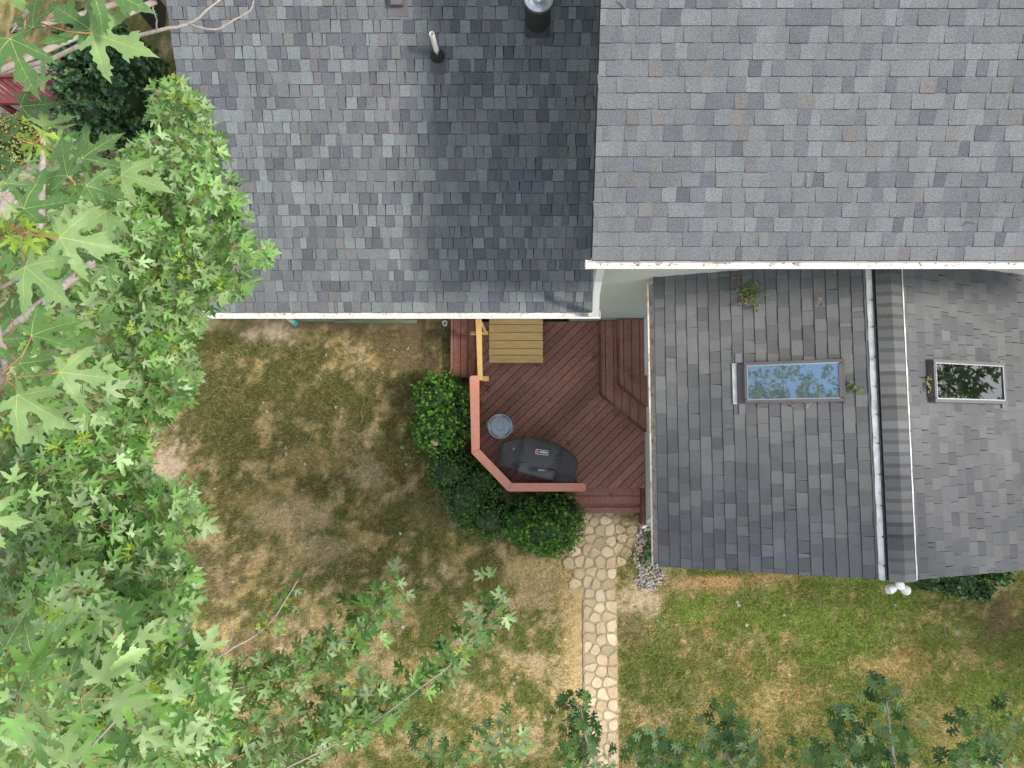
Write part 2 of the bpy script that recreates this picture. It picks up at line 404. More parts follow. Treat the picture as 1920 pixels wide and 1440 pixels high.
# sunroom
ZS = 4.0; dE = 10.0; XE = .1956*dE; TS = .377
XE_in = XE+.075
XRG = 4.82; ZRG = ZS+TS*(XRG-XE_in)
YS0 = -1.657; YWALL = 2.42; YWL = 2.58; XW = 2.54; XTW = XL1-.01
print('CHK left roof', YL, XL0, XL1, 'ztop', proj(Vector((XL0, YL, ZL))+SL*5.0), 'tall', YR, XR0, proj(Vector((XR0, YR, ZR))+SR*2.6), 'ridge', proj((XRG, YS0, ZRG)), ZRG)

house = thing('house', (2.0, 3.0, 0), 'grey shingled house with low left roof, tall right roof and a gabled sunroom wing', 'house')
Ux = Vector((1, 0, 0)); Uy = Vector((0, 1, 0))
mb = MB(); shingles(mb, Vector((XL0, YL, ZL)), Ux, SL, XL1-XL0, LL, .143, (.08, .165), PAL_A, pw=PW_A)
def slab(mb, O, U, S, width, length, th, m=1, top_off=-.004):
    n = U.cross(S).normalized(); n = n if n.z > 0 else -n
    a, b, c, d = O, O+U*width, O+U*width+S*length, O+S*length
    t = [p+n*top_off for p in (a, b, c, d)]; bt = [p-n*th for p in (a, b, c, d)]
    if (b-a).cross(c-b).z < 0: t = t[::-1]; bt = bt[::-1]
    mb.hexa(bt, t, (.045, .045, .048), m)
slab(mb, Vector((XL0+.005, YL+.006, ZL)), Ux, SL, XL1-XL0-.01, LL, .16, 1)
# back slope
O2 = Vector((XL0, YL, ZL))+SL*LL
SLb = Vector((0, 1, -TL)).normalized()
shingles(mb, O2+SLb*LL+Vector((0, 0, 0)), Ux, -SLb, XL1-XL0, LL, .143, (.3, .5), PAL_A)
slab(mb, O2+Vector((.005, 0, 0)), Ux, SLb, XL1-XL0-.01, LL-.01, .16, 1)
o = mb.build('roof', ['shingle', 'felt'], house); o['label'] = 'low left roof of mottled grey shingles'

mb = MB(); shingles(mb, Vector((XR0, YR, ZR)), Ux, SR, XR1-XR0, LR, .142, (.09, .185), PAL_B, pw=PW_B, skew=-.10, lift=(.004, .011))
slab(mb, Vector((XR0+.005, YR+.006, ZR)), Ux, SR, XR1-XR0-.01, LR, .18, 1)
O2 = Vector((XR0, YR, ZR))+SR*LR; SRb = Vector((0, 1, -TR)).normalized()
slab(mb, O2+Vector((.005, 0, 0)), Ux, SRb, XR1-XR0-.01, LR, .18, 1, top_off=0)
o = mb.build('roof', ['shingle', 'felt'], house); o['label'] = 'tall right roof of pale grey shingles'

# sunroom roof : west slope (up-slope = +x), east slope
SW = Vector((1, 0, TS)).normalized(); LW = (XRG-XE_in)/SW.x; yl = YWALL-YS0-.004
mb = MB()
shingles(mb, Vector((XE_in, YS0, ZS)), Uy, SW, yl, LW, .1495, (.13, .22), PAL_C, lift=(.009, .014), gap=.0015)
slab(mb, Vector((XE_in+.006, YS0+.005, ZS)), Uy, SW, yl-.006, LW-.008, .15, 1)
SE = Vector((-1, 0, TS)).normalized(); XE2 = 2*XRG-XE_in
shingles(mb, Vector((XE2, YS0, ZS)), Uy, SE, yl, LW, .1495, (.12, .21), PAL_D, lift=(.003, .0065), gap=.005)
slab(mb, Vector((XE2-.006, YS0+.005, ZS)), Uy, SE, yl-.006, LW-.008, .15, 1)
o = mb.build('roof', ['shingle_old', 'felt'], house); o['label'] = 'gabled sunroom roof of worn dark grey shingles'
nW = Vector((-TS, 0, 1)).normalized(); nE = Vector((TS, 0, 1)).normalized(); pW = Vector((XE_in, 0, ZS)); pE = Vector((XE2, 0, ZS))
# ridge cap
mb = MB(); y = YS0-.01; hw = .165
while y < YWALL-.03:
    c = random.choice(PAL_C); e = .145; y1 = min(y+e, YWALL-.008)
    f = random.uniform(.72, 1.1); c = tuple(k*f for k in c)
    for s in (-1, 1):
        def q(xx, yy, up): return Vector((XRG+s*xx, yy, ZRG-TS*xx+up))
        pts = [q(0, y, .062), q(hw, y, .058), q(hw, y1+.02, .050), q(0, y1+.02, .054)]
        low = [p-Vector((0, 0, .012)) for p in pts]
        f_ = [(4, 5, 6, 7), (0, 1, 5, 4), (1, 2, 6, 5), (3, 0, 4, 7)]
        if s == -1: f_ = [k_[::-1] for k_ in f_]
        mb.faces(low+pts, [f_[0]], c, 0); mb.faces(low+pts, f_[1:], (.03, .03, .032), 0)
        ym = y1-.055; h1 = .0525; bd = [q(0, ym, .0575), q(hw, ym, .0535), q(hw, y1, .0525), q(0, y1, .0565)]
        mb.face(bd if s == 1 else bd[::-1], tuple(k_*.70 for k_ in c), 0)
    y = y1
mb.faces([(XRG-hw+.02, YS0, ZRG-TS*(hw-.02)-.01), (XRG, YS0, ZRG-.01), (XRG+hw-.02, YS0, ZRG-TS*(hw-.02)-.01), (XRG-hw+.02, YS0, ZRG-TS*(hw-.02)+.04), (XRG, YS0, ZRG+.042), (XRG+hw-.02, YS0, ZRG-TS*(hw-.02)+.04)],
         [(0, 1, 4, 3), (1, 2, 5, 4)], (.2, .2, .2), 0)
for s in (-1, 1):
    a = XRG+s*(hw-.02)
    mb.box((XRG+s*(hw+.010), (YS0+YWALL)/2, ZRG-TS*(hw+.01)+.018), (.026, YWALL-YS0-.02, .035), m=1)
o = mb.build('ridge_cap', ['shingle_old', 'dark'], house)
for s, w0, w1 in ((-1, .190, .250), (1, .182, .222)):
    mb = MB(); ys = np.linspace(YS0-.004, YWALL-.01, 26); last = None
    for k in range(25):
        def q(xx, yy, up): return Vector((XRG+s*xx, yy, ZRG-TS*xx+up))
        d1, d2 = .004*math.sin(k*2.1), .004*math.sin((k+1)*2.1)
        pts = [q(w0, ys[k], .026), q(w1+d1, ys[k], .019), q(w1+d2, ys[k+1], .019), q(w0, ys[k+1], .026)]
        low = [p-Vector((0, 0, .016)) for p in pts]
        if s == 1: mb.hexa(low, pts, m=0)
        else: mb.hexa(low[::-1], pts[::-1], m=0)
    if s == -1:
        for py in (552, 607, 668, 727, 783, 840, 901, 962, 1022, 1078):
            f = (py-505)/(1090-505); yy = YWALL-.25-f*(YWALL-YS0-.35)
            p = Vector((XRG-w0-.004, yy, ZRG-TS*w0+.03)); mb.lathe([(.013, -.004), (.013, .006), (.006, .009)], p, 10, m=1)
    mb.build('ridge_flashing', ['alu', 'dark'], house)

# ---- gutters
def gutter(x0, y0, x1, y1, z, w=.102, h=.10, matn='gutter', out=None, label=None, parent=house):
    """inner (house side) top line from (x0,y0) to (x1,y1); out = outward unit vector"""
    mb = MB(); a = Vector((x0, y0, z)); b = Vector((x1, y1, z)); o = Vector((out[0], out[1], 0)); up = Vector((0, 0, 1)); t = .005
    d = (b-a).normalized()
    prof = [(0, 0), (0, -h), (w*.62, -h), (w*.72, -h*.55), (w*.98, -h*.30), (w, -.004), (w, .004), (w-.020, .004), (w-.020, -.004),
            (w-.026, -.010), (w-.03, -h*.30), (w*.66, -h*.60), (w*.55, -h+t*4), (t, -h+t*4), (t, 0)]
    n = len(prof); V = [a+o*x+up*zz for x, zz in prof]+[b+o*x+up*zz for x, zz in prof]
    fs = [(i, (i+1) % n, n+(i+1) % n, n+i) for i in range(n)]
    if d.cross(o).z < 0: fs = [f[::-1] for f in fs]
    mb.faces(V, fs)
    for e, s in ((a, -1), (b, 1)):
        q0 = e+d*s*.001
        pts = [q0+o*(-.002)+up*.008, q0+o*(w+.003)+up*.008, q0+o*(w+.003)+up*(-h*.35), q0+o*(w*.65)+up*(-h-.002), q0+o*(-.002)+up*(-h-.002)]
        q1 = [p+d*s*.006 for p in pts]
        mb.faces(pts+q1, [(0, 1, 2, 3, 4), (9, 8, 7, 6, 5)]+[(i, (i+1) % 5, 5+(i+1) % 5, 5+i) for i in range(5)])
    L_ = (b-a).length
    for k in range(int(L_*14)):
        f = random.uniform(.01, .99); p = a+d*(L_*f)+o*random.uniform(.012, w-.035)+up*(-h+.024)
        an = random.uniform(0, 6.3) if random.random() < .5 else random.gauss(math.atan2(d.y, d.x), .35)
        l = random.uniform(.01, .05)*(1 if random.random() < .85 else 2.2); ww = random.uniform(.0015, .006)
        c = random.choice([(.10, .06, .04), (.22, .11, .06), (.06, .045, .035), (.30, .10, .06), (.26, .2, .12)])
        mb.box((p.x, p.y, p.z), (l, ww, .004), c, 1, an)
    o_ = mb.build('gutter', [matn, 'litter'], parent)
    if label: o_['label'] = label
    return o_
gutter(P(375, 590, ZL).x, YL+.018, P(1125, 592, ZL).x, YL+.018, ZL-.03, out=(0, -1), label='long white gutter under the low left roof')
gutter(P(1100, 490, ZR).x, YR+.012, XR1, YR+.012, ZR-.035, w=.088, out=(0, -1), label='white gutter along the tall roof')
gutter(XE_in+.02, YS0+.01, XE_in+.02, YWALL-.1, ZS-.035, w=.115, out=(-1, 0), matn='gutter_dirty', label='rust-stained white gutter along the sunroom eave')
# gable end step of sunroom gutter: small leaf debris sits inside the gutter mesh

# ---- walls
mb = MB()
def siding(mb, x0, y0, x1, y1, z0, z1a, z1b, nrm, m=0):
    """lapped siding on one vertical wall, top edge slopes z1a->z1b"""
    d = Vector((x1-x0, y1-y0, 0)); L_ = d.length; d.normalize(); n = Vector((*nrm, 0))
    z = z0; e = .12; top = max(z1a, z1b)
    while z < top-.001:
        za = min(z, z1a); zb = min(z, z1b); ta = min(z+e, z1a); tb = min(z+e, z1b)
        # clip sloped part coarsely
        a = Vector((x0, y0, 0)); b = Vector((x1, y1, 0))
        if z1a != z1b:
            fr0 = 0; fr1 = 1
            if z1a < z+.001: fr0 = (z-z1a)/(z1b-z1a)
            if z1b < z+.001: fr1 = (z-z1a)/(z1b-z1a)
            a2 = a.lerp(b, max(0, fr0)); b2 = a.lerp(b, min(1, fr1))
            ta = min(z+e, z1a+(z1b-z1a)*max(0, fr0)); tb = min(z+e, z1a+(z1b-z1a)*min(1, fr1))
            ta = max(ta, z); tb = max(tb, z)
        else: a2, b2 = a, b
        pts = [a2+n*.014+Vector((0, 0, z)), b2+n*.014+Vector((0, 0, z)), b2+n*.002+Vector((0, 0, tb)), a2+n*.002+Vector((0, 0, ta))]
        mb.face(pts, m=m); mb.face([a2+Vector((0, 0, z)), b2+Vector((0, 0, z)), pts[1], pts[0]], m=m)
        z += e
def wallbox(mb, x0, x1, y0, y1, z0, z1, m=0): mb.box(((x0+x1)/2, (y0+y1)/2, (z0+z1)/2), (x1-x0, y1-y0, z1-z0), m=m)
XLW = XL0+.28
wallbox(mb, XLW, XTW+.10, YWL, YL+2*LL*SL.y-.5, 0, ZL+TL*(YWL-YL)-.19)
siding(mb, XLW, YWL-.001, 1.12, YWL-.001, .35, ZL-.05, ZL-.05, (0, -1))
# gable on west end of the low wing
rz = ZL+LL*SL.z; ry = YL+LL*SL.y
zt = ZL+TL*(YWL-YL)-.19
mb.faces([(XLW, YWL, zt), (XLW, ry, rz-.19), (XLW, 2*ry-YWL, zt), (XTW, YWL, zt), (XTW, ry, rz-.19), (XTW, 2*ry-YWL, zt)], [(0, 1, 2), (5, 4, 3)])
o = mb.build('wall', ['siding'], house); o['label'] = 'pale siding wall of the low left wing'
mb = MB()
XT0 = XR0+.30; XT1 = XR1-.3
ztall = ZR+TR*(YWALL-YR)-.22
wallbox(mb, XT0, XT1, YWALL, YR+2*LR*SR.y-.6, 0, ztall)
siding(mb, XT0, YWALL-.001, XT1, YWALL-.001, .8, ztall, ztall, (0, -1))
rz = ZR+LR*SR.z; ry = YR+LR*SR.y
mb.faces([(XT0, YWALL, ztall), (XT0, ry, rz-.22), (XT0, 2*ry-YWALL, ztall)], [(0, 1, 2)])
o = mb.build('wall', ['siding'], house); o['label'] = 'tall pale green-white siding wall behind the deck'
mb = MB(); wallbox(mb, XT0-.001, XW-.0, YWALL-.02, YWALL-.0015, .0, .79); mb.build('foundation', ['foundation'], house)
mb = MB()
ztop = ZS+TS*(XW-XE_in)-.17
XW2 = 2*XRG-XW; YSW = -1.48
wallbox(mb, XW, XW2, YSW, YWALL-.003, 0, ztop)
siding(mb, XW-.001, YWALL-.01, XW-.001, YSW, .3, ztop, ztop, (-1, 0))
siding(mb, XW, YSW-.001, XW2, YSW-.001, .3, ztop, ztop, (0, -1))
mb.faces([(XW, YSW-.004, ztop), (XW2, YSW-.004, ztop), (XRG, YSW-.004, ZRG-.17)], [(0, 1, 2)])
o = mb.build('wall', ['siding'], house); o['label'] = 'pale sunroom wall beside the deck'
# rake fascia of sunroom, tall and low roofs
mb = MB()
def board(mb, a, b, w, h, up=Vector((0, 0, 1)), m=0):
    a = Vector(a); b = Vector(b); d = (b-a).normalized(); s = d.cross(up).normalized(); u = s.cross(d).normalized()
    q = lambda p: [p+s*(-w/2)+u*(-h/2), p+s*(w/2)+u*(-h/2), p+s*(w/2)+u*(h/2), p+s*(-w/2)+u*(h/2)]
    A, B = q(a), q(b); mb.faces(A+B, [(0, 1, 2, 3), (7, 6, 5, 4), (0, 4, 5, 1), (1, 5, 6, 2), (2, 6, 7, 3), (3, 7, 4, 0)], m=m)
for a, b in (((XE_in, YS0+.018, ZS-.10), (XRG, YS0+.018, ZRG-.10)), ((XE2, YS0+.018, ZS-.10), (XRG, YS0+.018, ZRG-.10))): board(mb, a, b, .02, .15)
board(mb, (XL0+.018, YL+.02, ZL-.09), Vector((XL0+.018, YL+.02, ZL-.09))+SL*LL, .02, .15)
board(mb, (XR0+.018, YR+.02, ZR-.1), Vector((XR0+.018, YR+.02, ZR-.1))+SR*LR, .02, .17)
mb.box((XE_in+.012, (YS0+YWALL)/2, ZS-.09), (.018, YWALL-YS0-.03, .16))
mb.box(((XL0+XL1)/2, YL+.012, ZL-.09), (XL1-XL0-.04, .018, .16))
mb.box(((XR0+XR1)/2, YR+.012, ZR-.1), (XR1-XR0-.04, .018, .18))
mb.build('fascia', ['white'], house)
# soffits
mb = MB()
mb.box(((XR0+XR1)/2, (YR+YWALL)/2+.01, ZR-.19), (XR1-XR0-.06, YWALL-YR-.02, .012))
mb.box(((XL0+XL1)/2, (YL+YWL)/2+.01, ZL-.18), (XL1-XL0-.06, YWL-YL-.02, .012))
mb.box(((XE_in+XW)/2+.01, (YSW+YWALL)/2, ZS-.18), (XW-XE_in-.02, YWALL-YSW-.02, .012))
mb.build('soffit', ['white'], house)
# downspout from the tall gutter to the low gutter
def rect_tube(mb, pts, w, d, side, m=0):
    pts = [Vector(p) for p in pts]; rings = []
    for i, p in enumerate(pts):
        t = (pts[min(i+1, len(pts)-1)]-pts[max(i-1, 0)]).normalized(); s = Vector(side); s = (s-t*s.dot(t)).normalized(); u = t.cross(s)
        rings.append([p+s*w/2+u*d/2, p-s*w/2+u*d/2, p-s*w/2-u*d/2, p+s*w/2-u*d/2])
    V = [q for r in rings for q in r]; fs = []
    for i in range(len(pts)-1):
        for k in range(4): fs.append((i*4+k, i*4+(k+1) % 4, i*4+4+(k+1) % 4, i*4+4+k))
    fs += [(3, 2, 1, 0), tuple(len(V)-4+k for k in range(4))]
    mb.faces(V, fs, m=m)
mb = MB()
p1 = P(1127, 498, ZR-.15); p2 = P(1122, 524, 5.6); p3 = P(1118, 548, 5.25); p4 = P(1117, 590, ZL+.03)
rect_tube(mb, [p1, p2, p3, p4], .085, .06, (1, 0, 0))
o = mb.build('downspout', ['white'], house)
# downspout into lawn, left
mb = MB()
a = P(540, 596, 1.9); b = P(546, 600, .32); c = P(560, 606, .12)
mb.tube([P(536, 588, 3.9), P(537, 590, 2.6), P(539, 594, 1.6), P(543, 598, .5), P(549, 602, .22)], .048, 10)
mb.build('downspout', ['white'], house, smooth=True, auto=40)
mb = MB(); mb.tube([P(546, 601, .23), P(554, 606, .14), P(557, 608, .12)], [.058, .058, .052], 12)
ext = mb.build('drain_adapter', ['teal']); tag(ext, 'teal green plastic drain elbow at foot of the lawn downspout', 'drain elbow')
mb = MB()
mb.tube([P(1222, 975, 2.2), P(1218, 975, 1.0), P(1215, 977, .4), P(1211, 982, .2), P(1206, 988, .12)], .04, 10)
mb.build('downspout', ['white'], house, smooth=True, auto=40)
# low-wing gable clutter: meter box
mb = MB(); mb.box(P(286, 18, 2.2), (.22, .4, .5)); mb.build('utility_box', ['black_metal'], house)

# ---- skylights
def skylight(px, pl, n, label, shade_pts=None):
    p = [Ppl(x, y, pl, n) for x, y in px]
    # order: top-left, top-right, bottom-right, bottom-left (image) ; n = up normal
    c = sum(p, Vector())/4; sl = ((p[1]-p[0])+(p[2]-p[3])).normalized(); yy = Vector((0, 1, 0)); w = ((p[1]-p[0]).length+(p[2]-p[3]).length)/2; h = ((p[0]-p[3]).length+(p[1]-p[2]).length)/2
    e = thing('skylight', c, None, None); e.parent = house; e.location = c-house.location
    e.matrix_parent_inverse = Matrix(); 
    def Q(u, v, k): return c+sl*u+yy*v+n*k
    hw_, hh = w/2, h/2; t = .055; H_ = .095
    mbf = MB()
    def bar(u0, u1, v0, v1, k0, k1, m=0): mbf.hexa([Q(u0, v0, k0), Q(u1, v0, k0), Q(u1, v1, k0), Q(u0, v1, k0)], [Q(u0+.004, v0+.004, k1), Q(u1-.004, v0+.004, k1), Q(u1-.004, v1-.004, k1), Q(u0+.004, v1-.004, k1)], m=m)
    bar(-hw_, hw_, -hh, -hh+t, -.02, H_); bar(-hw_, hw_, hh-t, hh, -.02, H_); bar(-hw_, -hw_+t*.8, -hh+t, hh-t, -.02, H_); bar(hw_-t, hw_, -hh+t, hh-t, -.02, H_)
    return e, Q, hw_, hh, t, H_, mbf, c, sl
def meshpart(mb, name, mats, par, **k):
    o = mb.build(name, mats, None, **k); o.parent = par
    # par world location
    w = par.location.copy(); q = par.parent
    while q: w += q.location; q = q.parent
    o.data.transform(Matrix.Translation(-w)); return o
for (px, pl, n, lab, west) in (([(1394, 679), (1580, 672), (1583, 753), (1397, 757)], pW, nW, 'skylight reflecting blue sky and leaves', True),
                               ([(1750, 672), (1886, 681), (1888, 757), (1754, 755)], pE, nE, 'skylight reflecting dark trees', False)):
    e, Q, a, b, t, H_, mbf, c, sl = skylight(px, pl+n*.10, n, lab)
    # shift planes: Q was fitted at the frame top, so lower body by .10
    for q in range(len(mbf.v)): mbf.v[q] = tuple(Vector(mbf.v[q])-n*.095)
    e['label'] = lab
    meshpart(mbf, 'frame', ['frame'], e)
    g = MB(); g.face([Q(-a+t*.8, -b+t, -.012), Q(a-t, -b+t, -.012), Q(a-t, b-t, -.012), Q(-a+t*.8, b-t, -.012)]); meshpart(g, 'pane', ['glass' if west else 'glass_clear'], e)
    g = MB()
    for s in (-1, 1):
        v = s*(b-t*.92)
        g.hexa([Q(-a+.03, v-.008, -.005), Q(a-.045, v-.008, -.005), Q(a-.045, v+.008, -.005), Q(-a+.03, v+.008, -.005)],
               [Q(-a+.03, v-.006, .006), Q(a-.045, v-.006, .006), Q(a-.045, v+.006, .006), Q(-a+.03, v+.006, .006)])
    for u in ((-a+t*.8-.004),) if west else (a-t+.004, -a+t*.8-.004):
        g.hexa([Q(u-.006, -b+t, -.005), Q(u+.006, -b+t, -.005), Q(u+.006, b-t, -.005), Q(u-.006, b-t, -.005)], [Q(u-.005, -b+t, .004), Q(u+.005, -b+t, .004), Q(u+.005, b-t, .004), Q(u-.005, b-t, .004)])
    meshpart(g, 'glazing_bar', ['chrome'], e)
    g = MB()   # flashing skirts lying on shingles
    if west:
        for u0, u1, v0, v1, k, m in ((-a-.10, -a+.004, -b+.00, b-.02, -.070, 0), (-a-.155, -a-.095, -b-.0, b+.0, -.078, 1), (-a-.11, -a-.03, b+.0, b+.13, -.078, 2), (-a-.08, -a-.0, -b-.14, -b-.0, -.078, 2)):
            g = MB(); g.hexa([Q(u0, v0, k-.015), Q(u1, v0, k-.015), Q(u1, v1, k-.015), Q(u0, v1, k-.015)], [Q(u0, v0, k), Q(u1, v0, k), Q(u1, v1, k), Q(u0, v1, k)], (.20, .20, .22), m); meshpart(g, 'flashing', ['frame', 'alu', 'shingle_old'], e)
        g = MB()
        g.hexa([Q(a, -b-.01, -.1), Q(a+.02, -b-.01, -.1), Q(a+.02, b+.01, -.1), Q(a, b+.01, -.1)], [Q(a, -b-.01, -.03), Q(a+.02, -b-.01, -.03), Q(a+.02, b+.01, -.03), Q(a, b+.01, -.03)], m=0)
    else:
        g.hexa([Q(a, -b-.05, -.1), Q(a+.05, -b-.05, -.1), Q(a+.05, b+.02, -.1), Q(a, b+.02, -.1)], [Q(a, -b-.05, -.07), Q(a+.05, -b-.05, -.07), Q(a+.05, b+.02, -.07), Q(a, b+.02, -.07)], (.2, .19, .18), 2)
    meshpart(g, 'flashing', ['frame', 'alu', 'shingle_old'], e)

# ---- vents on the low roof
nL = Vector((0, -TL, 1)).normalized(); pLp = Vector((0, YL, ZL))
def hpart(mb, name, mats, label=None, **k):
    o = mb.build(name, mats, house, **k)
    if label: o['label'] = label
    return o
c = Ppl(821, 104, pLp, nL)
top = P(809.5, 63, c.z+.42)
mb = MB(); ax = (top-c)
mb.tube([c-ax*.1, top], .031, 16, cap=False); mb.tube([top, c.lerp(top, .7)], .026, 16, cap=False)
n_ = 16; u_ = ax.normalized(); s_ = u_.cross(Vector((1, 0, 0))).normalized(); w_ = u_.cross(s_)
ring = lambda r: [top+(s_*math.cos(6.2832*k/n_)+w_*math.sin(6.2832*k/n_))*r for k in range(n_)]
A_ = ring(.031); B_ = ring(.026); mb.faces(A_+B_, [(k, (k+1) % n_, n_+(k+1) % n_, n_+k) for k in range(n_)])
pipe = hpart(mb, 'vent_pipe', ['pvc'], 'white plastic vent pipe leaning on the low roof', smooth=True, auto=40)
mb = MB()
q = c+Vector((0, -.01, 0))
def ellring(r, k, dn): return [q+Vector((math.cos(t)*r, math.sin(t)*r, 0))-nL*((Vector((math.cos(t)*r, math.sin(t)*r, 0))).dot(nL))+nL*k+Vector((0, 0, dn)) for t in [6.2832*j/24 for j in range(24)]]
rs = [ellring(.088, .004, 0), ellring(.086, .03, 0), ellring(.05, .075, .01), ellring(.034, .10, .02)]
V = [p for r in rs for p in r]; mb.faces(V, [(i*24+k, i*24+(k+1) % 24, i*24+24+(k+1) % 24, i*24+24+k) for i in range(3) for k in range(24)])
a = q-SL*.19; fl = [a+Ux*-.09, a+Ux*.09, a+Ux*.09+SL*.30, a-Ux*.09+SL*.30]
mb.hexa([p+nL*.004 for p in fl], [p+nL*.014 for p in fl], (.1, .105, .115), 1)
boot = mb.build('boot', ['dark', 'shingle'], pipe, smooth=True, auto=35); boot.parent = pipe
pipe_fix = boot.data; pipe_fix.transform(Matrix.Translation(-house.location))
# flue
c = Ppl(1008, 36, pLp, nL)
mb = MB(); mb.lathe([(.145, -.12), (.145, .10), (.14, .16), (.12, .26), (.118, .34)], c, 28)
a = c-SL*.20; fl = [a-Ux*.15, a+Ux*.15, a+Ux*.15+SL*.45, a-Ux*.15+SL*.45]; mb.hexa([p+nL*.006 for p in fl], [p+nL*.016 for p in fl])
for u in (-.12, .12):
    b = a+Ux*u+SL*.03+nL*.016; mb.lathe([(.012, 0), (.012, .006)], b, 8)
fz = c+Vector((0, 0, .0))
flue = hpart(mb, 'flue', ['black_metal'], 'black metal flue with a shiny round cap on the low roof', smooth=True, auto=35)
mb = MB(); mb.lathe([(.12, .33), (.155, .34), (.165, .36), (.165, .40), (.130, .42), (.122, .39), (.12, .37), (.02, .39)], c, 28)
mb.lathe([(.07, .37), (.075, .45), (.03, .48)], c, 20); cap = mb.build('flue_cap', ['steel'], house, smooth=True, auto=35); cap.parent = flue
c = Ppl(745, -4, pLp, nL); mb = MB()
for (w, l, h0, h1) in ((.16, .20, .005, .10),):
    q4 = [c-Ux*w/2-SL*l/2, c+Ux*w/2-SL*l/2, c+Ux*w/2+SL*l/2, c-Ux*w/2+SL*l/2]
    mb.hexa([p+nL*h0 for p in q4], [p.lerp(c, .15)+nL*h1 for p in q4])
q4 = [c-Ux*.12-SL*.2, c+Ux*.12-SL*.2, c+Ux*.12+SL*.2, c-Ux*.12+SL*.2]; mb.hexa([p+nL*.008 for p in q4], [p+nL*.014 for p in q4])
hpart(mb, 'roof_vent', ['frame'], 'small dark square vent at top of the low roof')

# door + lamp on the sunroom wall facing the deck
mb = MB()
y0, y1 = P(1210, 700, .8).y, P(1210, 600, .8).y
for yy in (y0, y1): mb.box((XW-.03, yy, 1.8), (.05, .07, 2.1))
mb.box((XW-.03, (y0+y1)/2, 2.85), (.05, y1-y0+.07, .08)); mb.box((XW-.03, (y0+y1)/2, .80), (.06, y1-y0, .05))
dr = hpart(mb, 'door', ['white'], 'white framed glass door from the deck')
g = MB(); g.box((XW-.018, (y0+y1)/2, 1.8), (.02, y1-y0-.07, 1.94)); g2 = g.build('door_panel', ['door'], house); g2.parent = dr
g = MB(); g.box((XW-.03, (y0+y1)/2, 1.9), (.012, y1-y0-.25, 1.5)); g2 = g.build('pane', ['glass'], house); g2.parent = dr
mb = MB(); pz = P(1207, 770, 1.15); mb.box((XW-.05, pz.y, 1.2), (.08, .10, .14)); mb.box((XW-.075, pz.y, 1.27), (.12, .12, .02)); hpart(mb, 'outlet_box', ['alu'])
mb = MB(); mb.box((XRG, YWALL-.012, ZRG+.03), (.42, .006, .05)); hpart(mb, 'wall_flashing', ['alu'])

# ------------------------------------------------------------------ floodlight under the ridge
mb = MB(); fb = P(1686, 1098, ZRG-.22)
fb = Vector((fb.x, YSW-.03, ZRG-.22))
fl = thing('floodlight', (fb.x, YSW, fb.z), 'white twin-head security floodlight under the sunroom gable peak', 'floodlight')
yo = P(1686, 1100, fb.z).y
mb.lathe([(.055, 0), (.055, .05), (.03, .06)], (fb.x, yo+.02, fb.z-.02), 16); mb.box((fb.x, (yo+.02+YSW)/2, fb.z), (.06, abs(YSW-yo-.02), .05))
mb.build('mount', ['white'], fl)
for hx, hy in ((1669, 1105), (1699, 1107)):
    q = P(hx, hy, fb.z-.02); m_ = P(1686, 1099, fb.z); mb = MB()
    dd = (q-m_); q2 = q+dd.normalized()*.01
    mb.tube([m_, m_.lerp(q, .45)], .02, 10)
    mb.tube([m_.lerp(q, .35), m_.lerp(q, .55), q, q2+Vector((0, 0, -.02))], [.026, .045, .062, .060], 18)
    mb.build('lamp_head', ['white'], fl, smooth=True, auto=40)

# ------------------------------------------------------------------ deck
def clip(poly, n, d):
    out = []
    for i in range(len(poly)):
        a, b = poly[i], poly[(i+1) % len(poly)]; da = a[0]*n[0]+a[1]*n[1]-d; db = b[0]*n[0]+b[1]*n[1]-d
        if da <= 0: out.append(a)
        if da*db < 0: t = da/(da-db); out.append((a[0]+(b[0]-a[0])*t, a[1]+(b[1]-a[1])*t))
    return out
DZ = .45
RED = (.345, .165, .124)
def boards(mb, poly, ang, z, w=.140, gap=.011, th=.03, base=RED, off=0, m=0, var=.17):
    ca, sa = math.cos(ang), math.sin(ang); n = (-sa, ca)
    ds = [p[0]*n[0]+p[1]*n[1] for p in poly]; d = math.floor(min(ds)/w)*w+off
    while d < max(ds):
        q = clip(poly, n, d+w-gap); q = clip(q, (-n[0], -n[1]), -d)
        if len(q) >= 3:
            f = random.uniform(1-var, 1+var); zz = z+random.uniform(-.002, .002)
            mb.prism(q, zz-th, zz, tuple(k*f for k in base), m, bevel=.003)
        d += w
pp = lambda x, y, z: (P(x, y, z).x, P(x, y, z).y)
deck = thing('deck', (0.5, .5, 0), 'weathered red-brown wooden deck of diagonal boards in the house corner', 'deck')
xr = XW-.02
flo = [pp(893, 704, DZ), pp(893, 848, DZ), pp(958, 915, DZ), (xr, pp(1100, 915, DZ)[1]), (xr, YWALL-.03), (pp(893, 704, DZ)[0], YWALL-.03)]
mb = MB(); boards(mb, flo, R(44), DZ, .1385)
mb.build('floor', ['deck'], deck)
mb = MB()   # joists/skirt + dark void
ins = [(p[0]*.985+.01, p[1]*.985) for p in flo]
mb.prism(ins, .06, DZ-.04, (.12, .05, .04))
mb.build('skirt', ['deck'], deck)
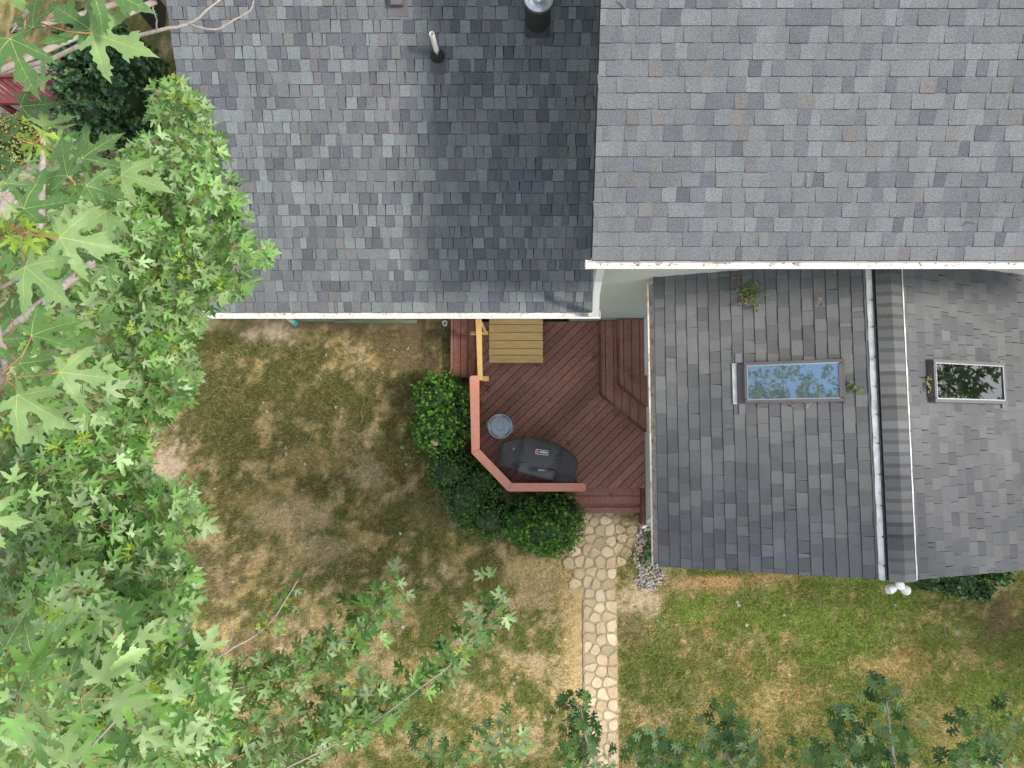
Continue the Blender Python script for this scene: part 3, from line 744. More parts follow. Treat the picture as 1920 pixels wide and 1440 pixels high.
# raised landings by the sunroom door
def quadp(l, z): return [pp(x, y, z) for x, y in l]
z1 = .61; z2 = .76
a = quadp([(1128, 738), (1207, 808)], z1)
L1 = [a[0], (xr, a[1][1]), (xr, YWALL-.03), (a[0][0], YWALL-.03)]
mb = MB(); boards(mb, L1, R(90), z1, .15, off=.03); 
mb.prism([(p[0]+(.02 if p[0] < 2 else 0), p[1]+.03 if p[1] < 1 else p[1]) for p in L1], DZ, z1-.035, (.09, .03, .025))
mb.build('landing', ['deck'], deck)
mb = MB()
def trim(mb, a, b, z0, z1_, w=.035, col=(.17, .055, .045)):
    a = Vector((*a, 0)); b = Vector((*b, 0)); d = (b-a).normalized(); s = Vector((-d.y, d.x, 0))*w/2
    mb.prism([(a+s)[:2], (b+s)[:2], (b-s)[:2], (a-s)[:2]], z0, z1_, col, bevel=.004)
trim(mb, (L1[0][0]-.012, YWALL-.03), (L1[0][0]-.012, L1[0][1]), DZ+.001, z1+.004); trim(mb, (L1[0][0]-.01, L1[0][1]-.01), (L1[1][0], L1[1][1]-.01), DZ+.001, z1+.003)
mb.build('landing_trim', ['deck'], deck)
a = quadp([(1162, 720), (1207, 764)], z2)
L2 = [a[0], (xr, a[1][1]), (xr, YWALL-.03), (a[0][0], YWALL-.03)]
mb = MB(); boards(mb, L2, R(90), z2, .15, off=.01)
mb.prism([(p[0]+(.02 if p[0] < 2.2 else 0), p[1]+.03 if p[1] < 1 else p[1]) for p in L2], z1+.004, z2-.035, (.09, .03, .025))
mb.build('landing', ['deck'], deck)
mb = MB(); trim(mb, (L2[0][0]-.012, YWALL-.03), (L2[0][0]-.012, L2[0][1]), z1+.005, z2+.004); trim(mb, (L2[0][0]-.01, L2[0][1]-.01), (L2[1][0], L2[1][1]-.01), z1+.005, z2+.003)
mb.build('landing_trim', ['deck'], deck)
# south steps
for k, (ya, yb, z) in enumerate(((913, 944, .30), (943, 962, .15))):
    mb = MB(); x0 = P(1060, 940, z).x; x1 = P(1201, 940, z).x; ya_, yb_ = P(1100, ya, z).y, P(1100, yb, z).y
    boards(mb, [(x0, yb_), (x1, yb_), (x1, ya_), (x0, ya_)], 0, z, (ya_-yb_)/(2 if k == 0 else 1)+.0005, base=(.36, .155, .115))
    mb.box(((x0+x1)/2, (ya_+yb_)/2+.02, z/2-.02), (x1-x0-.02, ya_-yb_-.05, z-.04), (.08, .03, .025))
    mb.build('step', ['deck'], deck)
mb = MB(); q = P(1206, 950, .3); mb.prism(quadp([(1202, 908), (1208, 908), (1210, 985), (1204, 985)], .36), 0, .40, (.2, .06, .045), bevel=.004); mb.build('step_stringer', ['deck'], deck)
# west steps
for k, (xa, xb, z) in enumerate(((845, 891, .24),)):
    mb = MB(); xa_, xb_ = P(xa, 650, z).x, P(xb, 650, z).x; y0_ = P(860, 708, z).y
    boards(mb, [(xa_, y0_), (xb_, y0_), (xb_, YWL-.05), (xa_, YWL-.05)], R(90), z, .145, off=((-xb_) % .145), base=(.36, .155, .115), var=.3)
    mb.box(((xa_+xb_)/2, (y0_+YWL)/2, z/2-.02), (xb_-xa_-.03, YWL-y0_-.1, z-.04), (.07, .03, .025))
    mb.build('step', ['deck'], deck)
mb = MB(); xa_ = P(892, 650, DZ).x; trim(mb, (xa_-.02, P(880, 704, DZ).y), (xa_-.02, YWL-.05), .1, DZ+.004); mb.build('edge_trim', ['deck'], deck)
# railing
RZ = 1.36
out = [(880.4, 704), (884.0, 849.5), (952.7, 921.5), (1099.3, 921.5)]
inn = [(898.5, 704), (899.4, 842.6), (960, 905.8), (1099.3, 905.8)]
O_ = [pp(x, y, RZ) for x, y in out]; I_ = [pp(x, y, RZ) for x, y in inn]
for k in range(3):
    mb = MB(); g = .0015
    q = [Vector((*O_[k], 0)), Vector((*O_[k+1], 0)), Vector((*I_[k+1], 0)), Vector((*I_[k], 0))]
    d = (q[1]-q[0]).normalized()*g
    poly = [(q[0]+d)[:2], (q[1]-d)[:2], (q[2]-d)[:2], (q[3]+d)[:2]]
    if k == 0:  # clipped corners at the free end
        e = Vector(poly[0]); f = Vector(poly[3]); t = (f-e); n_ = (Vector(poly[1])-e).normalized()
        poly = [e+n_*.035, Vector(poly[1]), Vector(poly[2]), f+n_*.035, f-t*.18, e+t*.18]
    if k == 2:
        e = Vector(poly[1]); f = Vector(poly[2]); t = (f-e); n_ = (Vector(poly[0])-e).normalized()
        poly = [Vector(poly[0]), e+n_*.035, e+t*.18, f-t*.18, f+n_*.035, Vector(poly[3])]
    mb.prism([tuple(p) for p in poly], RZ-.038, RZ, bevel=.005)
    mb.build('rail_cap', ['rail'], deck)
mid = [((Vector(a)+Vector(b))/2) for a, b in zip(O_, I_)]
for k in range(3):
    a, b = mid[k], mid[k+1]; d = (b-a).normalized(); a2 = a+d*.06; b2 = b-d*.03 if k < 2 else b-d*.06
    ang = math.atan2(d.y, d.x)
    mb = MB(); L_ = (b2-a2).length
    for zz in (RZ-.038-.05, DZ+.10): 
        c = (a2+b2)/2; mb.box((c.x, c.y, zz), (L_, .035, .085), (.17, .055, .045), rot=ang)
    nb = int(L_/.13)
    for j in range(nb):
        p = a2.lerp(b2, (j+.5)/nb); mb.box((p.x, p.y, (RZ-.14+DZ+.145)/2), (.035, .035, RZ-.14-DZ-.145), (.16, .05, .042), rot=ang)
    mb.build('baluster_panel', ['deck'], deck)
for p in (mid[0]+Vector((0, -.08)), mid[1], mid[2], mid[3]+Vector((-.1, 0))):
    mb = MB(); mb.box((p.x, p.y, (RZ-.04)/2), (.088, .088, RZ-.041), (.16, .05, .042)); mb.build('post', ['deck'], deck)
# new pine handrail on the west side of the deck (part of the deck)
mb = MB()
a0, a1 = P(897, 590, 1.40), P(900.8, 713, 1.30)
top4 = [P(891, 585, 1.43), P(902.5, 585, 1.43), P(905, 713, 1.33), P(896.4, 713, 1.33)]
top4 = [top4[3], top4[2], top4[1], top4[0]]
mb.hexa([p-Vector((0, 0, .04)) for p in top4], top4)
mb.build('handrail', ['pinev'], deck)
mb = MB()
pz = P(911, 710, DZ)
mb.box((P(899, 706, 1.0).x+.01, P(899, 706, 1.0).y+.02, (1.27+.0)/2+.02), (.088, .088, 1.22)); mb.build('handrail_post', ['pinev'], deck); mb = MB()
mb.box((P(911, 710, 1.05).x, P(911, 710, 1.05).y, 1.0), (.11, .09, .09)); mb.build('handrail_block', ['pinev'], deck); mb = MB()
mb.box((P(899, 625, .9).x, P(899, 625, .9).y, .68), (.088, .088, 1.30)); mb.box((P(899, 625, 1.0).x+.0, P(899, 625, 1.0).y, 1.0), (.32, .06, .09)); 
board(mb, P(900, 600, 1.32), P(910, 622, 1.0), .04, .09)
mb.build('handrail_post', ['pinev'], deck)

# pine landing lying on the deck boards
pl = thing('wooden_platform', (*pp(967, 640, DZ), DZ), 'light new pine slatted platform on the deck against the low wing', 'platform')
PZ = DZ+.20
bx = [(917, 1018)]; ys_ = [597-30, 597-15, 598, 613, 629.5, 645, 656.5, 680]
edges = [560, 573, 586, 597.5, 612.5, 629.5, 645, 656.5, 680]
edges = [565, 580.5, 596.5, 612.5, 629, 644.5, 656, 666, 680.5]
edges = [566, 581, 597, 612, 628, 643.5, 655.5, 680.5]
lines = [566, 581, 597, 608, 622.5, 638, 653, 665.5, 680]
for k in range(len(lines)-1):
    ya_, yb_ = P(960, lines[k]+.9, PZ).y, P(960, lines[k+1], PZ).y; sh = random.uniform(-.006, .006)
    x0, x1 = P(917.3, 640, PZ).x+sh, P(1018, 640, PZ).x+sh*.5
    f = random.uniform(.88, 1.1); mb = MB()
    mb.prism([(x0, yb_), (x1, yb_), (x1, ya_), (x0, ya_)], PZ-.035, PZ+random.uniform(-.002, .002), (.78*f, .52*f, .22*f), bevel=.004)
    mb.build('board', ['pine'], pl)
mb = MB(); x0, x1 = P(919, 640, PZ).x, P(1016, 640, PZ).x; ya_, yb_ = P(960, 566, PZ).y, P(960, 679, PZ).y
for xx in (x0+.03, (x0+x1)/2, x1-.03): mb.box((xx, (ya_+yb_)/2, DZ+.084), (.04, ya_-yb_-.02, .158), (.36, .23, .09))
mb.build('joist', ['pine'], pl)

# ------------------------------------------------------------------ trash bin
c = P(937.8, 799, 1.12); c = Vector((c.x, c.y, DZ+.003))
bn = thing('trash_bin', c, 'round blue-grey plastic trash bin standing by the deck railing', 'trash bin')
mb = MB(); mb.lathe([(.165, 0), (.175, .02), (.205, .60), (.212, .62), (.205, .63)], c, 36); mb.build('body', ['bin'], bn, smooth=True, auto=40)
lz = c+Vector((0, 0, .625)); mb = MB()
mb.lathe([(.222, -.03), (.226, .0), (.224, .018), (.212, .026), (.200, .020), (.192, .012), (.178, .018), (.165, .026), (.088, .034), (.078, .026), (.074, .026), (.066, .034), (.0, .037)], lz, 48, close=False)
mb.build('lid', ['bin'], bn, smooth=True, auto=30)
for k in range(4):
    mb = MB(); a0_ = k*math.pi/2+.45; st = [a0_+.9*j/10 for j in range(11)]
    for j in range(10):
        t0, t1 = st[j], st[j+1]
        r0, r1 = .181, .199; q4 = [(r0, t0), (r1, t0), (r1, t1), (r0, t1)]
        mb.face([(lz.x+r*math.cos(t), lz.y+r*math.sin(t), lz.z+.0225) for r, t in q4])
    mb.build('lid_groove', ['bin_dark'], bn)
for s in (0, math.pi):
    a = s-.2; mb = MB(); d = Vector((math.cos(a), math.sin(a), 0)); t = Vector((-d.y, d.x, 0)); b = lz+Vector((0, 0, -.03))
    mb.tube([b+d*.205-t*.07, b+d*.238-t*.055, b+d*.242, b+d*.238+t*.055, b+d*.205+t*.07], .011, 8); mb.build('handle', ['bin'], bn, smooth=True)

# ------------------------------------------------------------------ covered grill
sil = [(934.8, 872), (936.5, 855), (939.5, 838), (941.5, 829), (950, 826.3), (966, 822.6), (984, 820), (996, 820), (1008.5, 822), (1030, 827.6), (1050, 834.3), (1068, 845), (1083, 859), (1086, 866), (1084, 880), (1080, 894), (1076, 904), (1058, 905), (1040, 903.5), (1015, 897.5), (992, 890.5), (970, 884), (952, 878.5)]
gz = 1.30; gc = P(1011, 863, gz)
gr = thing('covered_grill', (gc.x, gc.y, DZ), 'barbecue grill under a black fabric cover in the railing corner', 'grill')
base = [P(x, y, gz) for x, y in sil]
def dens(poly, n):
    seg = [(poly[(i+1) % len(poly)]-poly[i]).length for i in range(len(poly))]; tot = sum(seg); out = []
    for k in range(n):
        s = tot*k/n; i = 0
        while s > seg[i]: s -= seg[i]; i += 1
        out.append(poly[i].lerp(poly[(i+1) % len(poly)], s/seg[i]))
    return out
ring0 = dens(base, 96)
ua = Vector((P(1080, 881, gz)-P(938, 850, gz))).normalized(); va = Vector((-ua.y, ua.x, 0))
def Hc(p, r):
    u = (p-gc).dot(ua); v = (p-gc).dot(va)
    hood = float(sstep(-.375, -.335, u)*(1-sstep(.315, .355, u)))
    h = 1.19+.20*hood*(1-.35*(v/.40)**2)-.05*r**4-.03*(1-hood)*r**2
    h += .010*math.sin(9*u+4*v)*r*(1-hood)+.012*math.sin(14*v+3)*(1-hood)*r
    # pinched fold on the left shoulder
    h -= .035*math.exp(-((u+.50)**2+(v-.10)**2)/.004); h += .02*math.exp(-((u+.56+ (v-.05)*.8)**2)/.0012)*(r > .2)*(u < -.35)
    return h
mb = MB(); rings = []; n = 96
for (sc, mode) in ((.985, 'hem'), (1.0, 'low'), (1.005, 'mid'), (1.0, 'edge'), (.965, 0), (.90, 0), (.8, 0), (.68, 0), (.54, 0), (.38, 0), (.2, 0)):
    ring = []
    for i, p in enumerate(ring0):
        q = gc+(p-gc)*sc
        r = sc if mode == 0 else 1
        z = Hc(q, min(1, r))
        wob = 1+.012*math.sin(i*.9)+.01*math.sin(i*2.3)
        if mode == 'hem': q = gc+(p-gc)*(sc*wob); z = .62+.01*math.sin(i*.7)
        elif mode == 'low': q = gc+(p-gc)*(sc*(1+(wob-1)*.7)); z = .85
        elif mode == 'mid': z = z-.17
        elif mode == 'edge': z = z-.035
        ring.append(Vector((q.x, q.y, z)))
    rings.append(ring)
V = [p for r in rings for p in r]+[Vector((gc.x, gc.y, Hc(gc, 0)))]; fs = []
for i in range(len(rings)-1):
    for k in range(n): k2 = (k+1) % n; fs.append((i*n+k, i*n+k2, (i+1)*n+k2, (i+1)*n+k))
for k in range(n): fs.append(((len(rings)-1)*n+k, (len(rings)-1)*n+(k+1) % n, len(V)-1))
mb.faces(V, fs); mb.build('cover', ['cover'], gr, smooth=True)
for (x, y) in ((950, 850), (950, 868), (1068, 868), (1062, 893)):
    mb = MB(); q = P(x, y, .5); mb.tube([(q.x, q.y, DZ+.003), (q.x, q.y, .66)], .02, 8); mb.build('leg', ['black_metal'], gr)
mb = MB()
for u, (x, y) in enumerate(((963, 842),)):
    q = P(x, y, 1.2); q = Vector((q.x, q.y, Hc(q, .6)+.012)); mb.tube([q-Vector((.012, .02, 0)), q+Vector((.012, .02, 0))], .006, 6)
mb.build('buckle', ['print_white'], gr)
# badge with lettering (reads upside down from the camera)
bc = P(1016, 848, 1.39); ang = R(180-8)
bz = max(Hc(Vector((bc.x+dx, bc.y+dy, 0)), .4) for dx in (-.11, 0, .11) for dy in (-.05, 0, .05))+.006
mb = MB(); ca, sa = math.cos(ang), math.sin(ang)
def bq(u, v, k): return (bc.x+u*ca-v*sa, bc.y+u*sa+v*ca, bz+k)
def brect(u0, u1, v0, v1, k, m): mb.face([bq(u0, v0, k), bq(u1, v0, k), bq(u1, v1, k), bq(u0, v1, k)], m=m)
mb.prism([bq(u, v, 0)[:2] for u, v in ((-.115, -.05), (.115, -.05), (.115, .05), (-.115, .05))], bz-.05, bz, m=0)
for (u0, u1, v0, v1) in ((-.108, .108, .036, .043), (-.108, .108, -.043, -.036), (-.112, -.105, -.038, .038), (.105, .112, -.038, .038)): brect(u0, u1, v0, v1, .002, 1)
brect(.052, .100, -.030, .030, .002, 2)
mb.build('badge', ['cover', 'print_white', 'red'], gr)
def text_part(s, size, fn, name, matn, parent):
    cu = bpy.data.curves.new('lettering', 'FONT'); cu.body = s; cu.size = size; cu.align_x = 'LEFT'; cu.offset = .0012
    to = bpy.data.objects.new('tmp_text', cu); COL.objects.link(to)
    bpy.context.view_layer.update()
    dg = bpy.context.evaluated_depsgraph_get(); me = bpy.data.meshes.new_from_object(to.evaluated_get(dg))
    bpy.data.objects.remove(to)
    for v in me.vertices: v.co = Vector(fn(v.co.x, v.co.y))-parent.location
    me.materials.append(M[matn]); o = bpy.data.objects.new(name, me); COL.objects.link(o); o.parent = parent; return o
text_part('weber', .066, lambda x, y: bq(-.096+x*.80, -.018+y, .0035), 'lettering', 'print_white', gr)
text_part('r', .05, lambda x, y: bq(.067+x*.9, -.014+y, .0035), 'lettering', 'print_white', gr)
# fork on the cover
fa = P(991, 880.5, 1.36); fbp = P(1041.5, 881.8, 1.36); d = (fbp-fa); L_ = d.length; d.normalize(); s = Vector((-d.y, d.x, 0))
zf = max(Hc(fa+d*(L_*t), .4) for t in (0, .2, .4, .6, .8, 1))+.016; fa.z = fbp.z = zf
fk = thing('barbecue_tool', (fa.x, fa.y, zf), 'black-handled barbecue fork with red collar lying on the grill cover', 'barbecue fork')
mb = MB(); mb.tube([fa+d*L_*.66, fa+d*L_*.80, fbp], [.013, .015, .012], 10); mb.build('handle', ['dark'], fk, smooth=True)
mb = MB(); mb.tube([fa+d*L_*.60, fa+d*L_*.66], .0145, 10); mb.build('collar', ['red'], fk)
mb = MB(); c0 = fa+d*L_*.60; c1 = fa+d*L_*.40; mb.tube([c0, c1], .008, 8)
for k in (-1, 1): mb.tube([c1, c1-d*.02+s*k*.018, c1-d*.05+s*k*.022], [.007, .006, .004], 6)
mb.build('shaft', ['steel'], fk, smooth=True)
mb = MB(); mb.tube([fa+d*L_*.36+s*.02, fa+d*.02+s*.022, fa, fa+d*.02-s*.02, fa+d*L_*.36-s*.02], .008, 8); mb.build('guard', ['dark'], fk, smooth=True)

# ------------------------------------------------------------------ path
def vor_cells(pts, bounds):
    cells = []
    for i, p in enumerate(pts):
        poly = [(bounds[0], bounds[2]), (bounds[1], bounds[2]), (bounds[1], bounds[3]), (bounds[0], bounds[3])]
        for j, q in enumerate(pts):
            if i == j: continue
            dx, dy = q[0]-p[0], q[1]-p[1]
            if dx*dx+dy*dy > 1.0: continue
            poly = clip(poly, (dx, dy), (q[0]**2+q[1]**2-p[0]**2-p[1]**2)/2)
            if len(poly) < 3: break
        cells.append(poly)
    return cells
def inset(poly, d):
    n = len(poly); a = sum(poly[i][0]*poly[(i+1) % n][1]-poly[(i+1) % n][0]*poly[i][1] for i in range(n))
    if a < 0: poly = poly[::-1]
    out = poly
    for i in range(n):
        p, q = poly[i], poly[(i+1) % n]; ex, ey = q[0]-p[0], q[1]-p[1]; l = math.hypot(ex, ey)
        if l < 1e-6: continue
        nx, ny = ey/l, -ex/l; out = clip(out, (nx, ny), nx*p[0]+ny*p[1]-d)
        if len(out) < 3: return []
    return out
def chaikin(p, k=2):
    for _ in range(k):
        q = []
        for i in range(len(p)):
            a, b = p[i], p[(i+1) % len(p)]
            q += [(a[0]*.78+b[0]*.22, a[1]*.78+b[1]*.22), (a[0]*.22+b[0]*.78, a[1]*.22+b[1]*.78)]
        p = q
    return p
mold = [(.10, .08), (.32, .07), (.52, .11), (.20, .27), (.44, .29), (.07, .36), (.30, .45), (.53, .47), (.13, .55)]
x0 = P(1096, 1300).x; x1 = P(1157, 1300).x; yt = P(1100, 958).y; W_ = x1-x0
pts = []; yb = -7.2
k = 0
yy = yb
while yy < yt+.3:
    for (a, b) in mold:
        pts.append((x0+a/.61*W_+random.uniform(-.03, .03), yy+b+random.uniform(-.03, .03)))
    # widening at the top: extra moulds left and right
    if yy > P(1100, 1125).y-.1:
        for (a, b) in mold:
            for sx in (-1, 1): pts.append((x0+(a/.61+sx)*W_+random.uniform(-.012, .012), yy+b*1.0+random.uniform(-.012, .012)))
    yy += .61
mb = MB()
shape_w = [pp(x, y, 0) for x, y in ((1030, 1060), (1070, 1000), (1100, 955), (1200, 955), (1200, 1010), (1188, 1050), (1160, 1080), (1158, 1200), (1153, 1300), (1150, 1440))]
def inside_path(c):
    px, py = proj((c[0], c[1], 0))
    if py > 1440: return x0-.0 < c[0] < x1
    if py < 950: return False
    if py < 1090:
        lx = 1066 if py > 1040 else 1098-(py-955)*.36
        rx = 1199 if py < 1030 else 1175-(py-1030)*.3
        return lx < px < rx
    if py < 1150: return 1066 < px < 1162
    return 1095 < px < 1158
cols = [(.56, .455, .285), (.51, .40, .235), (.58, .47, .30), (.54, .405, .255), (.48, .385, .24), (.62, .51, .34)]
outer = []
for c, p in zip(vor_cells(pts, (x0-W_, x1+W_, yb, yt+.02)), pts):
    if len(c) < 3 or not inside_path(p): continue
    if x0 < p[0] < x1:
        for n_, d_ in (((1, 0), x1+.02), ((-1, 0), -x0+.02)): c = clip(c, n_, d_)
    if len(c) < 3: continue
    if not (x0 < p[0] < x1) and (max(v[0] for v in c)-min(v[0] for v in c) > .33 or max(v[1] for v in c)-min(v[1] for v in c) > .33): continue
    q = inset(c, random.uniform(.011, .020))
    if len(q) < 3: continue
    q = chaikin(q, 2); f = random.uniform(.78, 1.08); cc = random.choice(cols)
    mb.prism(q, -.02, random.uniform(.014, .022), tuple(v*f for v in cc), 0, bevel=.007)
    e = inset(c, -.0) ; mb.prism(inset(c, .0008), -.03, .004, (1, 1, 1), 1)
o = mb.build('path', ['stone', 'mortar']); struct(o)

# gravel patch
def pebble(mb, c, r, col, fl=.6):
    an = random.uniform(0, 6.3); a, b = r*random.uniform(.7, 1.1), r*random.uniform(.6, 1); V = []; n = 7
    V.append((c[0], c[1], c[2]+r*fl*1.5))
    for rr, zz in ((.62, 1.25), (1, .55), (.8, 0)):
        for k in range(n):
            t = 6.2832*k/n; x, y = a*rr*math.cos(t), b*rr*math.sin(t)
            V.append((c[0]+x*math.cos(an)-y*math.sin(an), c[1]+x*math.sin(an)+y*math.cos(an), c[2]+r*fl*zz))
    fs = [(0, 1+k, 1+(k+1) % n) for k in range(n)]
    for i in range(2):
        for k in range(n): fs.append((1+i*n+k, 1+(i+1)*n+k, 1+(i+1)*n+(k+1) % n, 1+i*n+(k+1) % n))
    mb.faces(V, fs, col)
mb = MB(); cp = [(.42, .37, .34), (.30, .28, .27), (.50, .40, .36), (.22, .21, .21), (.36, .34, .33), (.55, .50, .46), (.16, .15, .15)]
poly = [(1190, 1010), (1200, 985), (1218, 985), (1226, 1000), (1226, 1058), (1248, 1068), (1246, 1090), (1228, 1106), (1200, 1104), (1190, 1088), (1196, 1070), (1187, 1050)]
def inpoly(x, y, poly):
    c = False; j = len(poly)-1
    for i in range(len(poly)):
        if (poly[i][1] > y) != (poly[j][1] > y) and x < (poly[j][0]-poly[i][0])*(y-poly[i][1])/(poly[j][1]-poly[i][1])+poly[i][0]: c = not c
        j = i
    return c
cnt = 0
while cnt < 620:
    x, y = random.uniform(1180, 1250), random.uniform(975, 1110)
    if not inpoly(x, y, poly): continue
    p = P(x, y, 0); pebble(mb, (p.x, p.y, random.uniform(-.01, .02)), random.uniform(.016, .034), random.choice(cp)); cnt += 1
o = mb.build('gravel', ['pebble'], smooth=True); tag(o, 'grey and pink river pebbles around the sunroom corner downspout', 'gravel', kind='stuff')
mb = MB(); q = [pp(x, y, .05) for x, y in ((1198, 1012), (1210, 1003), (1218, 1012), (1209, 1024))]; mb.prism(q, 0, .06, bevel=.006)
tag(mb.build('splash_stone', ['slate']), 'flat dark slate stone by the sunroom downspout', 'stone')
# green timbers under the low eave
for (xa, ya, xb, yb_) in ((556, 598.5, 655, 600), (628, 601, 782, 603.5)):
    pa, pb = P(xa, ya, .10), P(xb, yb_, .10); mb = MB(); board(mb, pa, pb, .075, .09)
    o = mb.build('landscape_timber', ['green_wood']); tag(o, 'green-grey garden timber on the soil below the left gutter, '+('left piece' if xa < 600 else 'right piece nearer the deck'), 'timber', 'garden edging timbers')
mb = MB(); c = P(835, 608, .03); mb.lathe([(.052, 0), (.052, .14), (.045, .14), (.045, .01)], c, 18, close=True)
tag(mb.build('drain_pipe', ['pvc'], smooth=True, auto=40), 'short white drain pipe upright in soil beside the west steps', 'drain pipe')

# ------------------------------------------------------------------ foliage engine
def template(outline, inner=(), curl=.25, fold=.15):
    half = outline; pts = list(half)+[(-x, y) for x, y in half[::-1] if abs(x) > 1e-6]
    n = len(pts); allp = [Vector(p) for p in pts]+[Vector(p) for p in inner]+[Vector((-p[0], p[1])) for p in inner if abs(p[0]) > 1e-6]
    r = delaunay_2d_cdt(allp, [], [list(range(n))], 1, 1e-6)
    V2 = np.array([tuple(v) for v in r[0]]); T = np.array([t for t in r[2] if len(t) == 3])
    return V2, T
MAPLE = [(0, 0), (.07, -.05), (.15, -.06), (.19, -.11), (.27, -.11), (.36, -.18), (.33, -.07), (.36, -.03), (.26, .02), (.20, .08), (.27, .11), (.33, .09), (.37, .16), (.44, .17), (.46, .25), (.53, .26), (.57, .35), (.63, .40), (.72, .60), (.61, .52),
         (.58, .57), (.50, .48), (.44, .53), (.40, .43), (.31, .39), (.22, .30), (.14, .275), (.105, .32), (.115, .42), (.15, .48), (.16, .55), (.23, .58), (.29, .74), (.20, .68), (.19, .75), (.13, .735), (.13, .82), (.085, .83), (.07, .92), (.035, .97), (0, 1.10)]
MSMALL = [(0, 0), (.18, -.10), (.36, -.12), (.20, .07), (.45, .19), (.72, .54), (.46, .49), (.27, .35), (.13, .29), (.13, .43), (.28, .70), (.14, .74), (0, 1.08)]
OAK = [(0, 0), (.05, .10), (.20, .10), (.32, .0), (.36, .16), (.28, .24), (.12, .27), (.13, .34), (.32, .40), (.50, .32), (.52, .48), (.36, .54), (.14, .50), (.15, .60), (.28, .70), (.42, .68), (.32, .82), (.12, .78), (.09, .90), (0, 1.0)]
TM = template(MAPLE, [(0, .2), (0, .4), (0, .6), (0, .8), (.10, .07), (.3, .25), (.2, .17), (.45, .38), (.08, .6)])
TS_ = template(MSMALL, [(0, .3), (0, .6)])
TO = template(OAK, [(0, .3), (0, .6), (0, .8)])
TL_ = (np.array([(0, 0), (.28, .35), (.22, .75), (0, 1), (-.22, .75), (-.28, .35)]), np.array([(0, 1, 5), (1, 2, 5), (2, 4, 5), (2, 3, 4)]))
TN = (np.array([(-.09, 0), (.09, 0), (.10, .6), (0, 1), (-.10, .6)]), np.array([(0, 1, 2), (0, 2, 4), (2, 3, 4)]))

def leaf_mesh(tpl, pos, head, nrm, size, cols, curl=.34, fold=.30, rnd=.4):
    """pos (n,3) leaf bases; head (n,3) pointing dir; nrm (n,3) approx normals"""
    V2, T = tpl; n = len(pos)
    h = head/np.linalg.norm(head, axis=1, keepdims=True)
    s = np.cross(h, nrm); s /= np.linalg.norm(s, axis=1, keepdims=True)+1e-9
    u = np.cross(s, h)
    x = V2[None, :, 0]*(1+rng.uniform(-.12, .12, (n, 1))); y = V2[None, :, 1]*np.ones((n, 1))
    cu = curl*(1+rng.uniform(-1.3, 1.0, (n, 1))); fo = fold*(1+rng.uniform(-1, 1, (n, 1))); tw = rng.uniform(-.25, .25, (n, 1))
    z = -cu*(y**2)*.55+fo*np.abs(x)-.35*cu*x**2+tw*x*y+.035*np.sin(9*y+4*np.abs(x))*np.minimum(1, np.abs(x)*4)
    P_ = pos[:, None, :]+size[:, None, None]*(x[..., None]*s[:, None, :]+y[..., None]*h[:, None, :]+z[..., None]*u[:, None, :])
    V = P_.reshape(-1, 3); m = len(V2)
    TT = (T[None]+np.arange(n)[:, None, None]*m).reshape(-1, 3)
    CC = np.repeat(cols, m, axis=0)
    return V, TT, CC
class Foliage:
    def __init__(s): s.V = []; s.T = []; s.C = []; s.m = []; s.n = 0
    def add(s, V, T, C, m=0):
        s.V.append(V); s.T.append(T+s.n); s.C.append(C); s.m.append(np.full(len(T), m, dtype=np.int32)); s.n += len(V)
    def build(s, name, mats, parent=None, smooth=False): return npmesh(name, np.concatenate(s.V), np.concatenate(s.T), np.concatenate(s.C), mats, parent, np.concatenate(s.m), smooth=smooth)
def ribbons(A, B, r, col):
    """thin 3-sided sticks A->B"""
    n = len(A); d = B-A; d /= np.linalg.norm(d, axis=1, keepdims=True)+1e-9
    a = np.cross(d, np.array([.3, .5, .8])); a /= np.linalg.norm(a, axis=1, keepdims=True)+1e-9; b = np.cross(d, a)
    vs = []
    for k in range(3):
        t = 2.094*k; o = (a*math.cos(t)+b*math.sin(t))*r; vs += [A+o, B+o]
    V = np.stack(vs, 1).reshape(-1, 3); T0 = []
    for k in range(3): i, j = 2*k, 2*((k+1) % 3); T0 += [(i, j, j+1), (i, j+1, i+1)]
    T = (np.array(T0)[None]+np.arange(n)[:, None, None]*6).reshape(-1, 3)
    return V, T, np.tile(col, (len(V), 1))
GM = np.array([(.13, .265, .055), (.18, .335, .08), (.26, .39, .15), (.07, .17, .036), (.155, .295, .08), (.28, .39, .19)])
